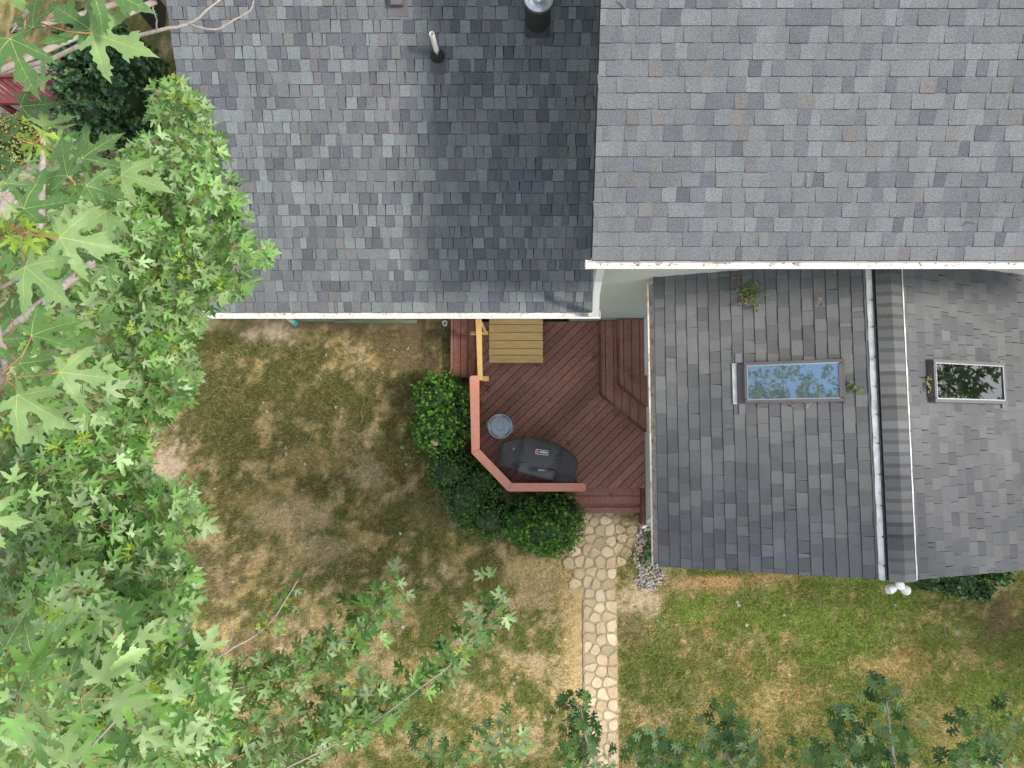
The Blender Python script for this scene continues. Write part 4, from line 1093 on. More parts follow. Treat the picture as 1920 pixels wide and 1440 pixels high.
def clusters(fo, nodes, size, tpl, pal, k=(6, 9), pet=.8, young=.12, bright=1.0, spread=1.0, tdir=None, stems=True):
    """nodes list of Vector; leaves radiate round each"""
    pos = []; head = []; nr = []; sz = []; cl = []; A = []; B = []
    for idx, nd in enumerate(nodes):
        m = random.randint(*k); a0 = random.uniform(0, 6.28)
        S = size[idx] if hasattr(size, '__len__') else size
        tilt = Vector((random.gauss(0, .22), random.gauss(0, .22), 1)).normalized()
        cb = random.uniform(.68, 1.28)*bright
        for j in range(m):
            az = a0+6.283*j/m*random.uniform(.9, 1.1)+random.gauss(0, .3)
            ss = S*random.uniform(.65, 1.1)
            d = Vector((math.cos(az), math.sin(az), random.uniform(-.35, .25)))
            pl_ = ss*pet*random.uniform(.45, 1.2)
            b = nd+d.normalized()*pl_*spread+Vector((0, 0, random.uniform(-.8, .25)*S))
            h = Vector((d.x, d.y, random.uniform(-1.0, .05))).normalized()
            h = Vector((h.x+random.gauss(0, .3), h.y+random.gauss(0, .3), h.z))
            nn = (tilt+Vector((d.x, d.y, 0))*random.uniform(-.1, .7)+Vector((random.gauss(0, .25), random.gauss(0, .25), 0)))
            pos.append(b); head.append(h); nr.append(nn); sz.append(ss)
            c = pal[random.randrange(len(pal))]*cb*random.uniform(.85, 1.18)
            if random.random() < .22: c = c*.7+np.array((.28, .35, .20))*.5
            cl.append(c); A.append(nd); B.append(b)
        if random.random() < young:
            for j in range(random.randint(3, 6)):
                az = random.uniform(0, 6.28); d = Vector((math.cos(az), math.sin(az), .5)); b = nd+Vector((0, 0, .03))+d*.02
                pos.append(b); head.append(d); nr.append(Vector((random.gauss(0, .3), random.gauss(0, .3), 1))); sz.append(S*random.uniform(.28, .5))
                cl.append(np.array((.27, .38, .04))*random.uniform(.8, 1.15))
    arr = lambda q: np.array([tuple(v) for v in q], dtype=float)
    pos, head, nr = arr(pos), arr(head), arr(nr)
    V, T, C = leaf_mesh(tpl, pos, head, nr, np.array(sz), np.array(cl))
    fo.add(V, T, C, 0)
    if stems:
        V, T, C = ribbons(arr(A), arr(B), .0013, np.array((.30, .17, .06))); fo.add(V, T, C, 1)

def limb(name, parent, pts, r0, r1, m='bark', label=None, smooth=True, jit=.02):
    pts = [Vector(p) for p in pts]; fine = []
    for i in range(len(pts)-1):
        for k in range(4):
            t = k/4; p0 = pts[max(i-1, 0)]; p1 = pts[i]; p2 = pts[i+1]; p3 = pts[min(i+2, len(pts)-1)]
            q = .5*((2*p1)+(p2-p0)*t+(2*p0-5*p1+4*p2-p3)*t*t+(3*p1-p0-3*p2+p3)*t**3)
            fine.append(q+Vector((random.uniform(-1, 1), random.uniform(-1, 1), random.uniform(-1, 1)))*jit)
    fine.append(pts[-1]); n = len(fine)
    mb = MB(); mb.tube(fine, [r0+(r1-r0)*(i/(n-1)) for i in range(n)], 8 if r0 > .012 else 6); return mb.build(name, [m], parent, smooth=True), fine

# ------------------------------------------------------------------ maple
TRK = (-7.4, -1.6, 0)
maple = thing('maple_tree', TRK, 'large silver maple reaching in from the left with deeply cut leaves', 'tree')
limb('trunk', maple, [(-7.4, -1.6, -.1), (-7.45, -1.5, 3), (-7.3, -1.7, 6), (-7.5, -1.6, 9), (-7.2, -1.4, 13), (-6.6, -1.0, 17), (-5.5, -.6, 20)], .28, .09, 'bark_dark')
for pts, r0, r1 in (([(-7.45, -1.6, 4), PD(120, 640, 7.0), PD(260, 560, 6.2), PD(400, 470, 5.9)], .03, .006),
                    ([(-7.3, -1.7, 6), PD(60, 900, 6.0), PD(200, 960, 5.2), PD(330, 990, 5.0)], .03, .006),
                    ([(-7.3, -1.7, 6), PD(-100, 1300, 5), PD(150, 1330, 4.5), PD(400, 1300, 5.2), PD(600, 1240, 5.4), PD(740, 1110, 5.4)], .008, .002),
                    ([(-7.3, -1.7, 6), PD(-100, 1500, 5), PD(350, 1500, 4.8), PD(620, 1400, 5.0), PD(760, 1310, 5.1), PD(880, 1215, 5.2), PD(945, 1110, 5.2)], .008, .002),
                    ([(-7.5, -1.6, 9), PD(40, 600, 3.2), PD(75, 430, 3.0), PD(80, 300, 2.9), PD(78, 190, 2.9)], .024, .008),
                    ([(-7.5, -1.6, 8), PD(-200, 300, 5), PD(100, 110, 4.2), PD(210, 78, 4.1), PD(300, 57, 4.0), PD(355, 45, 4.0), PD(388, 20, 4.0), PD(420, -8, 4.0)], .018, .005),
                    ([PD(355, 46, 4.0), PD(402, 56, 4.0), PD(440, 36, 4.0), PD(468, 20, 4.0), PD(477, -5, 4.0)], .008, .004),
                    ([PD(294, 58, 4.0), PD(292, 30, 3.9), PD(286, 12, 3.85), PD(290, -4, 3.8)], .005, .003),
                    ([(-7.3, -1.5, 12), PD(-60, 160, 1.6), PD(20, 60, 1.5), PD(90, -20, 1.4)], .010, .003),
                    ([PD(-120, 760, 1.7), PD(-20, 730, 1.5), PD(8, 690, 1.35), PD(5, 650, 1.3), PD(-5, 600, 1.3)], .010, .004),
                    ([PD(-30, 560, 3.4), PD(40, 520, 3.2), PD(110, 500, 3.1)], .012, .005),
                    ([PD(140, 1440, 2.6), PD(185, 1385, 2.6), PD(240, 1330, 2.6), PD(262, 1310, 2.6)], .005, .002),
                    ([PD(225, 1345, 2.6), PD(236, 1318, 2.6), PD(240, 1290, 2.6)], .003, .002),
                    ([PD(330, 1290, 5.2), PD(420, 1225, 5.2), PD(500, 1175, 5.3), PD(560, 1085, 5.3)], .010, .004),
                    ([PD(400, 1245, 5.2), PD(432, 1205, 5.2), PD(435, 1175, 5.2)], .005, .002),
                    ([PD(20, 1300, 2.0), PD(55, 1290, 1.9), PD(60, 1275, 1.8)], .006, .003)):
    limb('branch', maple, pts, r0, r1, jit=.003)
fo = Foliage()
MASK = [(285, 165), (345, 158), (378, 220), (430, 245), (405, 290), (360, 330), (400, 350), (435, 340), (460, 420), (500, 480), (450, 540), (395, 575), (330, 640), (360, 690), (372, 715), (320, 765), (285, 800), (240, 830), (282, 860), (262, 895), (300, 930), (330, 905), (362, 915), (368, 980), (320, 1010), (370, 1060), (340, 1110), (325, 1160), (350, 1210), (330, 1260), (400, 1300), (380, 1440), (0, 1440), (0, 800), (110, 770), (175, 640), (130, 560), (60, 540), (0, 520), (0, 430), (110, 400), (200, 330), (250, 260), (280, 220)]
def dist_in(poly, n, x0, x1, y0, y1):
    out = []
    while len(out) < n:
        x, y = random.uniform(x0, x1), random.uniform(y0, y1)
        if inpoly(x, y, poly): out.append((x, y))
    return out
def Dm(x, y):   # canopy distance below the camera over the picture
    base = 5.9-1.2*min(1, max(0, (y-600)/500))
    return base
for (num, s, br) in ((720, .100, .92), (360, .106, 1.18)):
    nodes = []
    for x, y in dist_in(MASK, num, 0, 510, 150, 1440): nodes.append(PD(x*1.0, y, Dm(x, y)+random.uniform(-.7, .9)))
    clusters(fo, nodes, s, TS_, GM, bright=br)
clusters(fo, [PD(x, y, random.uniform(2.8, 4.6)) for x, y in dist_in([(0, 250), (90, 240), (190, 330), (200, 480), (150, 640), (190, 760), (90, 800), (0, 760)], 46, 0, 210, 230, 800)], .095, TS_, GM, bright=.95, k=(5, 8))
# closer bottom-left layers
BLm = [(0, 1150), (100, 1060), (250, 1130), (330, 1200), (400, 1290), (400, 1440), (0, 1440)]
nodes = [PD(x, y, random.uniform(2.6, 3.6)) for x, y in dist_in(BLm, 34, 0, 400, 1060, 1440)]
clusters(fo, nodes, .10, TM, GM, k=(4, 7), bright=1.08, young=.12)
BL2 = [(0, 1180), (110, 1130), (170, 1250), (230, 1440), (0, 1440)]
nodes = [PD(x, y, random.uniform(1.6, 2.1)) for x, y in dist_in(BL2, 7, 0, 230, 1130, 1440)]
clusters(fo, nodes, .10, TM, GM, k=(3, 5), bright=1.15, young=.1)
# sprigs along thin branches
def sprig(fo, px, D, size, step, pal, tpl, side=.35, k=(3, 5), bright=1, jit=18, young=.15):
    nodes = []
    for i in range(len(px)-1):
        (xa, ya), (xb, yb) = px[i], px[i+1]; L = math.hypot(xb-xa, yb-ya); m = max(1, int(L/step))
        for j in range(m):
            t = (j+random.random()*.6)/m
            nodes.append(PD(xa+(xb-xa)*t+random.gauss(0, jit), ya+(yb-ya)*t+random.gauss(0, jit), D+random.uniform(-.2, .25)))
    clusters(fo, nodes, size, tpl, pal, k=k, bright=bright, young=young)
GS = GM*.82
sprig(fo, [(400, 1290), (520, 1260), (600, 1220), (660, 1180), (720, 1130), (745, 1100)], 5.4, .10, 11, GS, TS_, jit=16)
sprig(fo, [(620, 1250), (650, 1200), (700, 1190)], 5.3, .10, 10, GS, TS_, jit=18)
sprig(fo, [(500, 1430), (600, 1400), (660, 1350), (760, 1300), (820, 1260), (880, 1210), (905, 1170), (940, 1110)], 5.2, .105, 13, GS, TS_, jit=13)
sprig(fo, [(420, 1440), (480, 1400), (560, 1400), (600, 1330), (640, 1290)], 5.3, .105, 9, GS, TS_, jit=22)
sprig(fo, [(380, 1320), (450, 1310), (540, 1290)], 5.4, .10, 9, GS, TS_, jit=20)
sprig(fo, [(640, 1400), (700, 1340), (740, 1345)], 5.1, .105, 14, GS, TS_, jit=14)
sprig(fo, [(490, 1190), (520, 1150), (555, 1090)], 5.3, .085, 20, GS, TS_, jit=9, k=(3, 4))
sprig(fo, [(840, 1440), (870, 1410)], 5.0, .11, 18, GS, TS_, jit=12); sprig(fo, [(930, 1445), (955, 1400), (985, 1385)], 4.9, .11, 18, GS, TS_, jit=12)
sprig(fo, [(340, 920), (360, 960)], 5.4, .08, 14, GS, TS_, jit=10)
sprig(fo, [(320, 170), (330, 260), (340, 320), (300, 330)], 5.7, .10, 16, GM, TS_, jit=22)
# foliage beyond the lens: the upper crown over and behind the camera, and the rest of the tree to the left
fo2 = Foliage(); nodes = []
while len(nodes) < 700:
    p = Vector((random.gauss(-1.7, 1.3), random.gauss(.3, 1.2), random.uniform(16.3, 21)))
    if fbm(np.array([p.x*1.1+7]), np.array([p.y*1.1+p.z*.15]), 5, 3)[0] > .47: nodes.append(p)
clusters(fo2, nodes, .12, TS_, GM*.16, stems=False, young=0)  # shade put into the leaf colour, so this crown mirrors dark in the skylight
fo2.build('upper_crown', ['oakleaf', 'stalk'], maple)
nodes = []
for _ in range(420):
    a, b, c = random.gauss(0, 1), random.gauss(0, 1), random.gauss(0, 1); l = math.sqrt(a*a+b*b+c*c)+1e-6; r = random.random()**.4
    p = Vector((-9.2+a/l*3.0*r, -1.5+b/l*4.6*r, 10+c/l*4.5*r)); u, v = proj(p)
    if p.z < 13.5 and u > -60 and p.z > 9.6: continue
    nodes.append(p)
clusters(fo, nodes, .16, TS_, GM, stems=False, young=0)
crown = fo.build('crown', ['leaf', 'stalk'], maple, smooth=True)

# large near leaves: (base px, base py, heading dx, dy (image), length px, D, brightness, node px or None)
BIG = [(20, 73, .35, 1, 118, 1.15, 1.0, (48, 38)), (173, 63, 1, .32, 125, 1.2, 1.45, (70, 42)), (170, 56, -1, -.70, 105, 1.25, 1.05, (185, 75)), (175, -28, 1, .42, 120, 1.15, .95, (160, -40)),
       (10, -30, .6, 1, 75, 1.1, 1.7, (0, -40)), (62, 52, -.02, -1, 75, 1.2, .8, (50, 40)), (80, 238, 1, -.35, 72, 1.6, 1.3, (65, 268)), (24, 254, -1, .02, 55, 1.5, .7, (62, 270)),
       (127, 330, -.25, -1, 84, 1.35, 1.0, (140, 348)), (155, 297, .7, -.55, 90, 1.6, .85, None), (228, 329, 1, .22, 100, 1.35, 1.35, (196, 340)), (162, 348, 1, .28, 82, 1.5, 1.05, (150, 330)),
       (45, 392, 1, -.18, 112, 1.35, 1.05, (20, 400)), (198, 397, .05, 1, 78, 1.45, 1.5, (185, 388)), (113, 445, 1, .20, 125, 1.3, 1.5, (30, 435)), (10, 344, .8, .05, 70, 1.6, .8, (-20, 350)),
       (48, 500, .72, .62, 120, 1.2, 1.45, (40, 470)), (60, 630, 1, -.45, 112, 1.25, 1.15, (5, 700)), (38, 682, 1, -.15, 76, 1.35, 1.0, (5, 708)), (113, 698, 1, .12, 110, 1.2, 1.35, (5, 708)),
       (33, 740, .85, .55, 135, 1.2, 1.45, (5, 708)), (-15, 640, 1, -.15, 70, 1.3, 1.1, (-25, 650)), (135, 478, .55, 1, 60, 1.5, .9, (120, 470)), (-30, 975, 1, .05, 92, 1.0, 1.6, None),
       (10, 1215, .55, -1, 85, 1.9, .85, (10, 1232)), (65, 1232, .55, -.75, 95, 1.9, .95, (62, 1245)), (132, 1267, .9, -.55, 95, 1.8, 1.0, (60, 1285)), (45, 1340, .25, 1, 80, 1.8, 1.4, (48, 1310)),
       (134, 1345, .45, -.5, 70, 1.9, 1.2, (134, 1370)), (125, 1432, .1, -1, 75, 1.8, 1.3, None), (22, 302, -.4, .9, 60, 1.7, .8, (25, 330)), (85, 155, -.9, -.5, 60, 1.5, 1.25, None), (60, 1285, -.4, -1, 60, 1.8, 1.2, (60, 1286)), (40, 200, .9, -.1, 70, 1.6, .7, (30, 215)), (200, 500, .2, 1, 52, 1.7, 1.0, None), (25, 600, -.6, -.9, 60, 1.5, 1.0, (5, 640))]
VE = [((0, 0), (0, .98), .011), ((0, 0), (.66, .47), .009), ((0, 0), (-.66, .47), .009), ((0, 0), (.34, -.06), .006), ((0, 0), (-.34, -.06), .006)]
sec = []
for t in (.35, .5, .65, .78):
    for s in (-1, 1): sec.append(((0, t), (s*.14*(1.2-t*.5), t+.11), .0035))
for t in (.4, .6, .8):
    for s in (-1, 1): sec.append(((s*.66*t, .47*t), (s*(.66*t+.02), .47*t+.11), .003)); sec.append(((s*.66*t, .47*t), (s*(.66*t+.10), .47*t-.02), .003))
for i, (bx_, by_, dx, dy, lp, D, br, node) in enumerate(BIG):
    lp *= .93; br *= 1.05
    b = PD(bx_, by_, D); l2 = math.hypot(dx, dy); tip = PD(bx_+dx/l2*lp, by_+dy/l2*lp, D+random.uniform(-.01, .05))
    hv = np.array([tuple(tip-b)]); size = np.array([(tip-b).length])
    nr = np.array([(random.gauss(0, .32), random.gauss(0, .32), 1.0)])
    col = np.array([(.10, .20, .065)])*br
    if br > 1.3: col = col*.62+np.array([(.14, .175, .085)])
    st = rng.bit_generator.state
    V, T, C = leaf_mesh(TM, np.array([tuple(b)]), hv, nr, size, col, curl=.30, fold=.20)
    after = rng.bit_generator.state
    # veins share the leaf's random bend
    allv = VE+sec; Q2 = []; QT = []
    for (p, q, w) in allv:
        p = np.array(p); q = np.array(q); n_ = 6; d = q-p; d_ = d/np.linalg.norm(d); s2 = np.array([-d_[1], d_[0]])
        i0 = len(Q2)
        for k in range(n_+1):
            c = p+d*k/n_; ww = w*(1-.75*k/n_)*.5; Q2 += [c-s2*ww, c+s2*ww]
        for k in range(n_): a = i0+2*k; QT += [(a, a+1, a+3), (a, a+3, a+2)]
    rng.bit_generator.state = st
    Vv, Tv, Cv = leaf_mesh((np.array(Q2), np.array(QT)), np.array([tuple(b)]), hv, nr, size, np.array([(.5, .58, .2)]), curl=.30, fold=.20)
    rng.bit_generator.state = after
    Vv = Vv+np.array([0, 0, .0011])
    f1 = Foliage(); f1.add(V, T, C, 0); f1.add(Vv, Tv, Cv, 1)
    o = f1.build('leaf', ['leafbig', 'vein'], maple, smooth=True)
    if node:
        nd = PD(node[0], node[1], D+.02); mb = MB(); mid_ = b.lerp(nd, .5)+Vector((0, 0, -.012)); mb.tube([b, mid_, nd], [.0012*size[0]*10, .0013*size[0]*10, .0016*size[0]*10], 6); st_ = mb.build('leaf_stalk', ['petiole'], maple, smooth=True)
# young bright shoots near
for nd_ in [PD(20, 425, 1.7), PD(45, 432, 1.75), PD(62, 250, 2.0), PD(85, 1185, 2.1), PD(60, 1270, 2.0)]:
    fo = Foliage(); clusters(fo, [nd_], .05, TM, np.array([(.26, .38, .05), (.22, .36, .06)]), k=(4, 6), young=1)
    fo.build('young_shoot', ['leaf', 'petiole'], maple)

# ------------------------------------------------------------------ oaks at the bottom
GO = np.array([(.065, .145, .03), (.09, .19, .042), (.05, .115, .03), (.085, .165, .05)])
def oak(loc, label, sprigs, extra, br=1.0, limbs=()):
    t = thing('oak_tree', loc, label, 'tree', 'young oaks south of the lawn')
    limb('trunk', t, [(loc[0], loc[1], -.1), (loc[0]+.1, loc[1], 3), (loc[0], loc[1]+.2, 6.5)], .12, .03, 'bark_dark')
    for l in limbs: limb('branch', t, l, .03, .005, 'bark')
    f = Foliage()
    for (x, y, rx, ry, n, D) in sprigs:
        nodes = [PD(x+random.gauss(0, rx*.5), y+random.gauss(0, ry*.5), D+random.uniform(-.4, .4)) for _ in range(n)]
        clusters(f, nodes, .135, TO, GO, k=(4, 7), bright=br, young=.06)
    nodes = []
    for (c, r, n) in extra:
        for _ in range(n): nodes.append(Vector((c[0]+random.gauss(0, r[0]*.5), c[1]+random.gauss(0, r[1]*.5), c[2]+random.gauss(0, r[2]*.5))))
    nodes = [n for n in nodes if n.z < 13 and (proj(n)[1] > 1475 or proj(n)[0] < -40 or proj(n)[0] > 1960)]
    clusters(f, nodes, .16, TO, GO, k=(5, 8), stems=False, young=0)
    f.build('crown', ['oakleaf', 'stalk'], t)
oak((1.0, -7.2, 0), 'young pin oak at the bottom edge overhanging the end of the path',
    [(1088, 1375, 26, 42, 13, 8.3), (1085, 1320, 20, 18, 4, 8.4), (1085, 1428, 34, 16, 7, 8.0), (1225, 1408, 40, 28, 13, 8.2), (1275, 1428, 34, 16, 6, 8.2), (860, 1425, 50, 18, 7, 8.6), (800, 1410, 24, 22, 5, 8.8), (920, 1380, 16, 22, 4, 8.6)],
    [((.6, -6.6, 6.2), (2.4, 1.8, 1.6), 150)],
    limbs=[[(1.0, -7.1, 4.5), PD(1120, 1470, 8.2), PD(1100, 1400, 8.2), PD(1088, 1320, 8.3)], [(1.0, -7.1, 4.5), PD(1220, 1470, 8.2), PD(1235, 1390, 8.2)]])
oak((5.0, -7.4, 0), 'young pin oak at the bottom right with deep-lobed dark leaves over the lawn',
    [(1375, 1400, 34, 40, 15, 8.2), (1345, 1345, 14, 16, 3, 8.3), (1658, 1312, 26, 24, 6, 8.4), (1672, 1392, 46, 36, 12, 8.2), (1590, 1360, 26, 22, 6, 8.3), (1560, 1425, 50, 16, 9, 8.2), (1650, 1440, 80, 16, 10, 8.2)],
    [((5.2, -7.3, 5.2), (1.8, 1.0, 1.0), 50)],
    limbs=[[(5.0, -7.3, 4.5), PD(1680, 1470, 8.2), PD(1668, 1380, 8.2), PD(1662, 1300, 8.2)], [(5.0, -7.3, 4.5), PD(1390, 1470, 8.2), PD(1370, 1390, 8.2)]])
oak((8.0, -6.6, 0), 'young pin oak cut off by the bottom right corner of the view',
    [(1860, 1405, 36, 32, 12, 8.3), (1825, 1360, 20, 14, 4, 8.3), (1810, 1430, 30, 18, 8, 8.2), (1900, 1350, 20, 20, 5, 8.3)],
    [((8.6, -6.9, 5.2), (1.6, 1.2, 1.0), 50)], limbs=[[(8.0, -6.5, 4.5), PD(1900, 1470, 8.2), PD(1860, 1400, 8.2)]])
# tall tree off the right edge that dapples the lawn and sunroom roof and shows in its skylight
t = thing('ash_tree', (12.5, -3.5, 0), 'tall broad tree standing east of the house beyond the right edge', 'tree')
limb('trunk', t, [(12.5, -3.5, -.1), (12.7, -3.4, 5), (12.3, -3.2, 11), (12.0, -3.3, 18)], .35, .08, 'bark_dark')
f = Foliage(); nodes = []
blobs = [(9.4, -2.7, 15.0, 2.1, 1.5, 1.0, 190), (10.8, -2.2, 16.2, 2.2, 1.4, 1.2, 210), (8.6, -1.9, 16.0, 1.5, 1.0, 1.0, 100), (10.4, -4.6, 15.5, 1.6, .9, 1.0, 60), (13.0, -3.2, 14.5, 1.6, 1.9, 2.0, 50), (13.6, -1.6, 9.5, 1.4, 1.8, 2.4, 60), (13.5, -.6, 6.0, 1.2, 1.8, 1.4, 45), (14.2, 1.7, 7.6, 1.2, 1.9, 3.0, 120), (17.0, -4.6, 9.0, 1.3, 1.0, 1.3, 60)]
for (bx_, by_, bz_, rx, ry, rz_, m) in blobs:
    for _ in range(m):
        a, b, c = random.gauss(0, 1), random.gauss(0, 1), random.gauss(0, 1); l = math.sqrt(a*a+b*b+c*c)+1e-6; r = random.random()**.45
        p = Vector((bx_+a/l*rx*r, by_+b/l*ry*r, bz_+c/l*rz_*r))
        if p.z < 13.9 and proj(p)[0] < 1990: continue
        nodes.append(p)
clusters(f, nodes, .27, TS_, GM, k=(6, 9), stems=False, young=0); f.build('crown', ['oakleaf', 'stalk'], t)

# ------------------------------------------------------------------ shrubs
def shrub(name, label, cat, lobes, n, leaf, pal, tip, tpl, leaves=(6, 9), tipf=.25, up=.55, group=None, core='needle', lumps=.12):
    c0 = P(lobes[0][0], lobes[0][1], .3); t = thing(name, (c0.x, c0.y, 0), label, cat, group)
    L = []
    for (x, y, rx, ry, h) in lobes:
        c = P(x, y, h*.45); L.append((np.array((c.x, c.y, h*.42)), np.array((rx/103, ry/103, h*.58))))
    tot = sum(r[0]*r[1] for _, r in L); pos = []; hd = []; nr = []; sz = []; cl = []
    for ci, (c, r) in enumerate(L):
        m = int(n*r[0]*r[1]/tot)
        for _ in range(m):
            v = np.array([random.gauss(0, 1) for _ in range(3)]); v /= np.linalg.norm(v)
            if v[2] < -.35: v[2] = -v[2]
            lump = 1+lumps*math.sin(7*v[0]+ci*2)*math.sin(6*v[1]+1.3)+lumps*.7*math.sin(13*v[0]+11*v[1]+5*v[2])+random.gauss(0, .045)
            q = c+r*v*lump*(random.uniform(.86, 1.0) if random.random() > .05 else random.uniform(1.0, 1.12))
            skip = False
            for cj, (c2, r2) in enumerate(L):
                if cj != ci and np.sum(((q-c2)/r2)**2) < .62: skip = True
            if skip or q[2] < .02: continue
            ax = v/r; ax /= np.linalg.norm(ax); ax = ax+np.array((0, 0, up)); ax /= np.linalg.norm(ax)
            istip = random.random() < tipf; base = (tip if istip else pal[random.randrange(len(pal))])
            base = base*random.uniform(.8, 1.2); k = random.randint(*leaves); S = leaf*random.uniform(.7, 1.25)
            a1 = np.cross(ax, (.3, .9, .2)); a1 /= np.linalg.norm(a1); a2 = np.cross(ax, a1); ph = random.uniform(0, 6.28)
            for j in range(k):
                tt = ph+6.283*j/k; rd = a1*math.cos(tt)+a2*math.sin(tt); sp = random.uniform(.35, 1.3)
                h = ax+rd*sp; pos.append(q+ax*random.uniform(0, .35)*S); hd.append(h); nr.append(ax*1.0-rd*.4+np.array([random.gauss(0, .2) for _ in range(3)])); sz.append(S*random.uniform(.75, 1.15)); cl.append(base*random.uniform(.85, 1.15))
    V, T, C = leaf_mesh(tpl, np.array(pos), np.array(hd), np.array(nr), np.array(sz), np.array(cl), curl=.15, fold=.2)
    f = Foliage(); f.add(V, T, C, 0); f.build('foliage', ['needle'], t)
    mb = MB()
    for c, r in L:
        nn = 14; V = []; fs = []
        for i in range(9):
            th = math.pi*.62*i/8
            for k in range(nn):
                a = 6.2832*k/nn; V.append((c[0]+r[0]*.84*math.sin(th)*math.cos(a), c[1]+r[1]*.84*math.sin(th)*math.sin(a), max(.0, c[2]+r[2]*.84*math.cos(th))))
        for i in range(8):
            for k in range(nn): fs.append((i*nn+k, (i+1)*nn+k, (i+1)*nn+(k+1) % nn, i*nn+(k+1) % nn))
        mb.faces(V, fs, (.022, .045, .014))  # dark inner shell: shade between the leaves put into its colour
    mb.build('shade_core', [core], t)
    return t
YP = np.array([(.055, .165, .026), (.072, .20, .03), (.042, .13, .024)]); YT = np.array((.22, .42, .055))
shrub('yew_bush', 'rounded bright-tipped yew bush left of the deck railing', 'bush', [(826, 745, 50, 48, 1.15), (818, 800, 48, 50, 1.05), (848, 790, 34, 60, 1.1)], 2300, .050, YP, YT, TN, leaves=(7, 10), tipf=.26)
shrub('yew_bush', 'rounded yew bush below the bottom railing beside the path', 'bush', [(1020, 985, 74, 54, 1.1), (1050, 960, 42, 42, 1.05), (985, 975, 48, 46, 1.0), (1030, 1010, 50, 34, .9)], 2900, .048, YP*.95, YT*.9, TN, leaves=(7, 10), tipf=.17)
shrub('holly_bush', 'dark small-leaved evergreen bush between the two yews', 'bush', [(845, 880, 50, 50, .8), (880, 930, 52, 52, .85), (920, 968, 46, 44, .8), (870, 960, 30, 36, .6), (905, 900, 50, 40, .85)], 3000, .034, np.array([(.065, .16, .032), (.08, .185, .04), (.05, .13, .028)]), np.array((.17, .28, .07)), TL_, leaves=(5, 7), tipf=.12)
shrub('laurel_bush', 'tall dark blue-green bush at the top left beside the house', 'bush', [(215, 120, 66, 62, 2.0), (205, 215, 70, 70, 1.9), (262, 180, 50, 90, 2.1), (180, 165, 50, 60, 1.8)], 2300, .085, np.array([(.055, .125, .06), (.075, .16, .08), (.045, .10, .045)]), np.array((.14, .25, .10)), TL_, leaves=(4, 7), tipf=.3, up=.1, lumps=.2)
shrub('boxwood_bush', 'yellow-green variegated low bush at the far left edge', 'bush', [(40, 262, 52, 48, .8), (0, 300, 44, 44, .7)], 1500, .036, np.array([(.20, .23, .05), (.30, .33, .09), (.12, .17, .04)]), np.array((.42, .42, .16)), TL_, leaves=(5, 7), tipf=.35)
shrub('privet_bush', 'low green bush in the shade under the sunroom gable right of the floodlight', 'bush', [(1735, 1086, 34, 18, .45), (1790, 1092, 40, 24, .5), (1832, 1104, 28, 22, .4), (1868, 1078, 26, 16, .45)], 420, .06, np.array([(.05, .12, .035), (.07, .16, .045), (.035, .08, .03)]), np.array((.20, .30, .12)), TL_, leaves=(5, 7), tipf=.15)
shrub('weeds', 'small leafy weeds among the pebbles below the sunroom gutter', 'weeds', [(1218, 1030, 9, 14, .14), (1214, 1045, 10, 10, .12), (1222, 1010, 6, 10, .16)], 130, .045, np.array([(.08, .16, .05), (.14, .22, .09)]), np.array((.28, .36, .2)), TL_, leaves=(4, 6))

# left background: red slatted bridge-like platform, paved yard
mb = MB(); z = .9; SP = [(-40, 146), (150, 146), (158, 190), (-40, 190)]
boards(mb, [pp(x, y, z) for x, y in ((-40, 143), (156, 143), (166, 192), (-40, 192))], R(-38), z, .085, gap=.012, th=.03, base=(1, 1, 1))
rp = thing('slatted_platform', (*pp(60, 170, 0), 0), 'dark red slatted wooden platform at the far left behind the maple', 'platform')
mb.build('slats', ['redwood'], rp)
mb = MB()
for ya in (143, 192): board(mb, P(-40, ya, z+.03), P(160, ya, z+.03), .07, .09)
board(mb, P(100, 190, z+.05), P(125, 150, z+.05), .16, .03)
for x in (0, 75, 150): mb.box((*pp(x, 143, z), z/2), (.09, .09, z)); mb.box((*pp(x, 192, z), z/2), (.09, .09, z))
mb.build('frame', ['redwood'], rp)
mb = MB(); mb.prism([pp(x, y, 0) for x, y in ((-60, 120), (165, 120), (165, 335), (100, 350), (60, 420), (-60, 430))], -.05, .012)
o = mb.build('patio', ['patio']); struct(o)
mb = MB()
for x, y in ((108, 232), (118, 262), (128, 205), (100, 290), (142, 232), (90, 315), (150, 205), (84, 262)):
    c = P(x, y, 0); a = random.uniform(0, 3); q = [(c.x+.16*math.cos(a+k*1.57+random.uniform(-.2, .2)), c.y+.16*math.sin(a+k*1.57+random.uniform(-.2, .2))) for k in range(4)]
    mb = MB(); mb.prism(q, 0, .035, bevel=.005); o = mb.build('paving_slab', ['slate']); tag(o, 'grey slab set in the dirt yard at the far left', 'paving slab', 'slabs in the left yard')

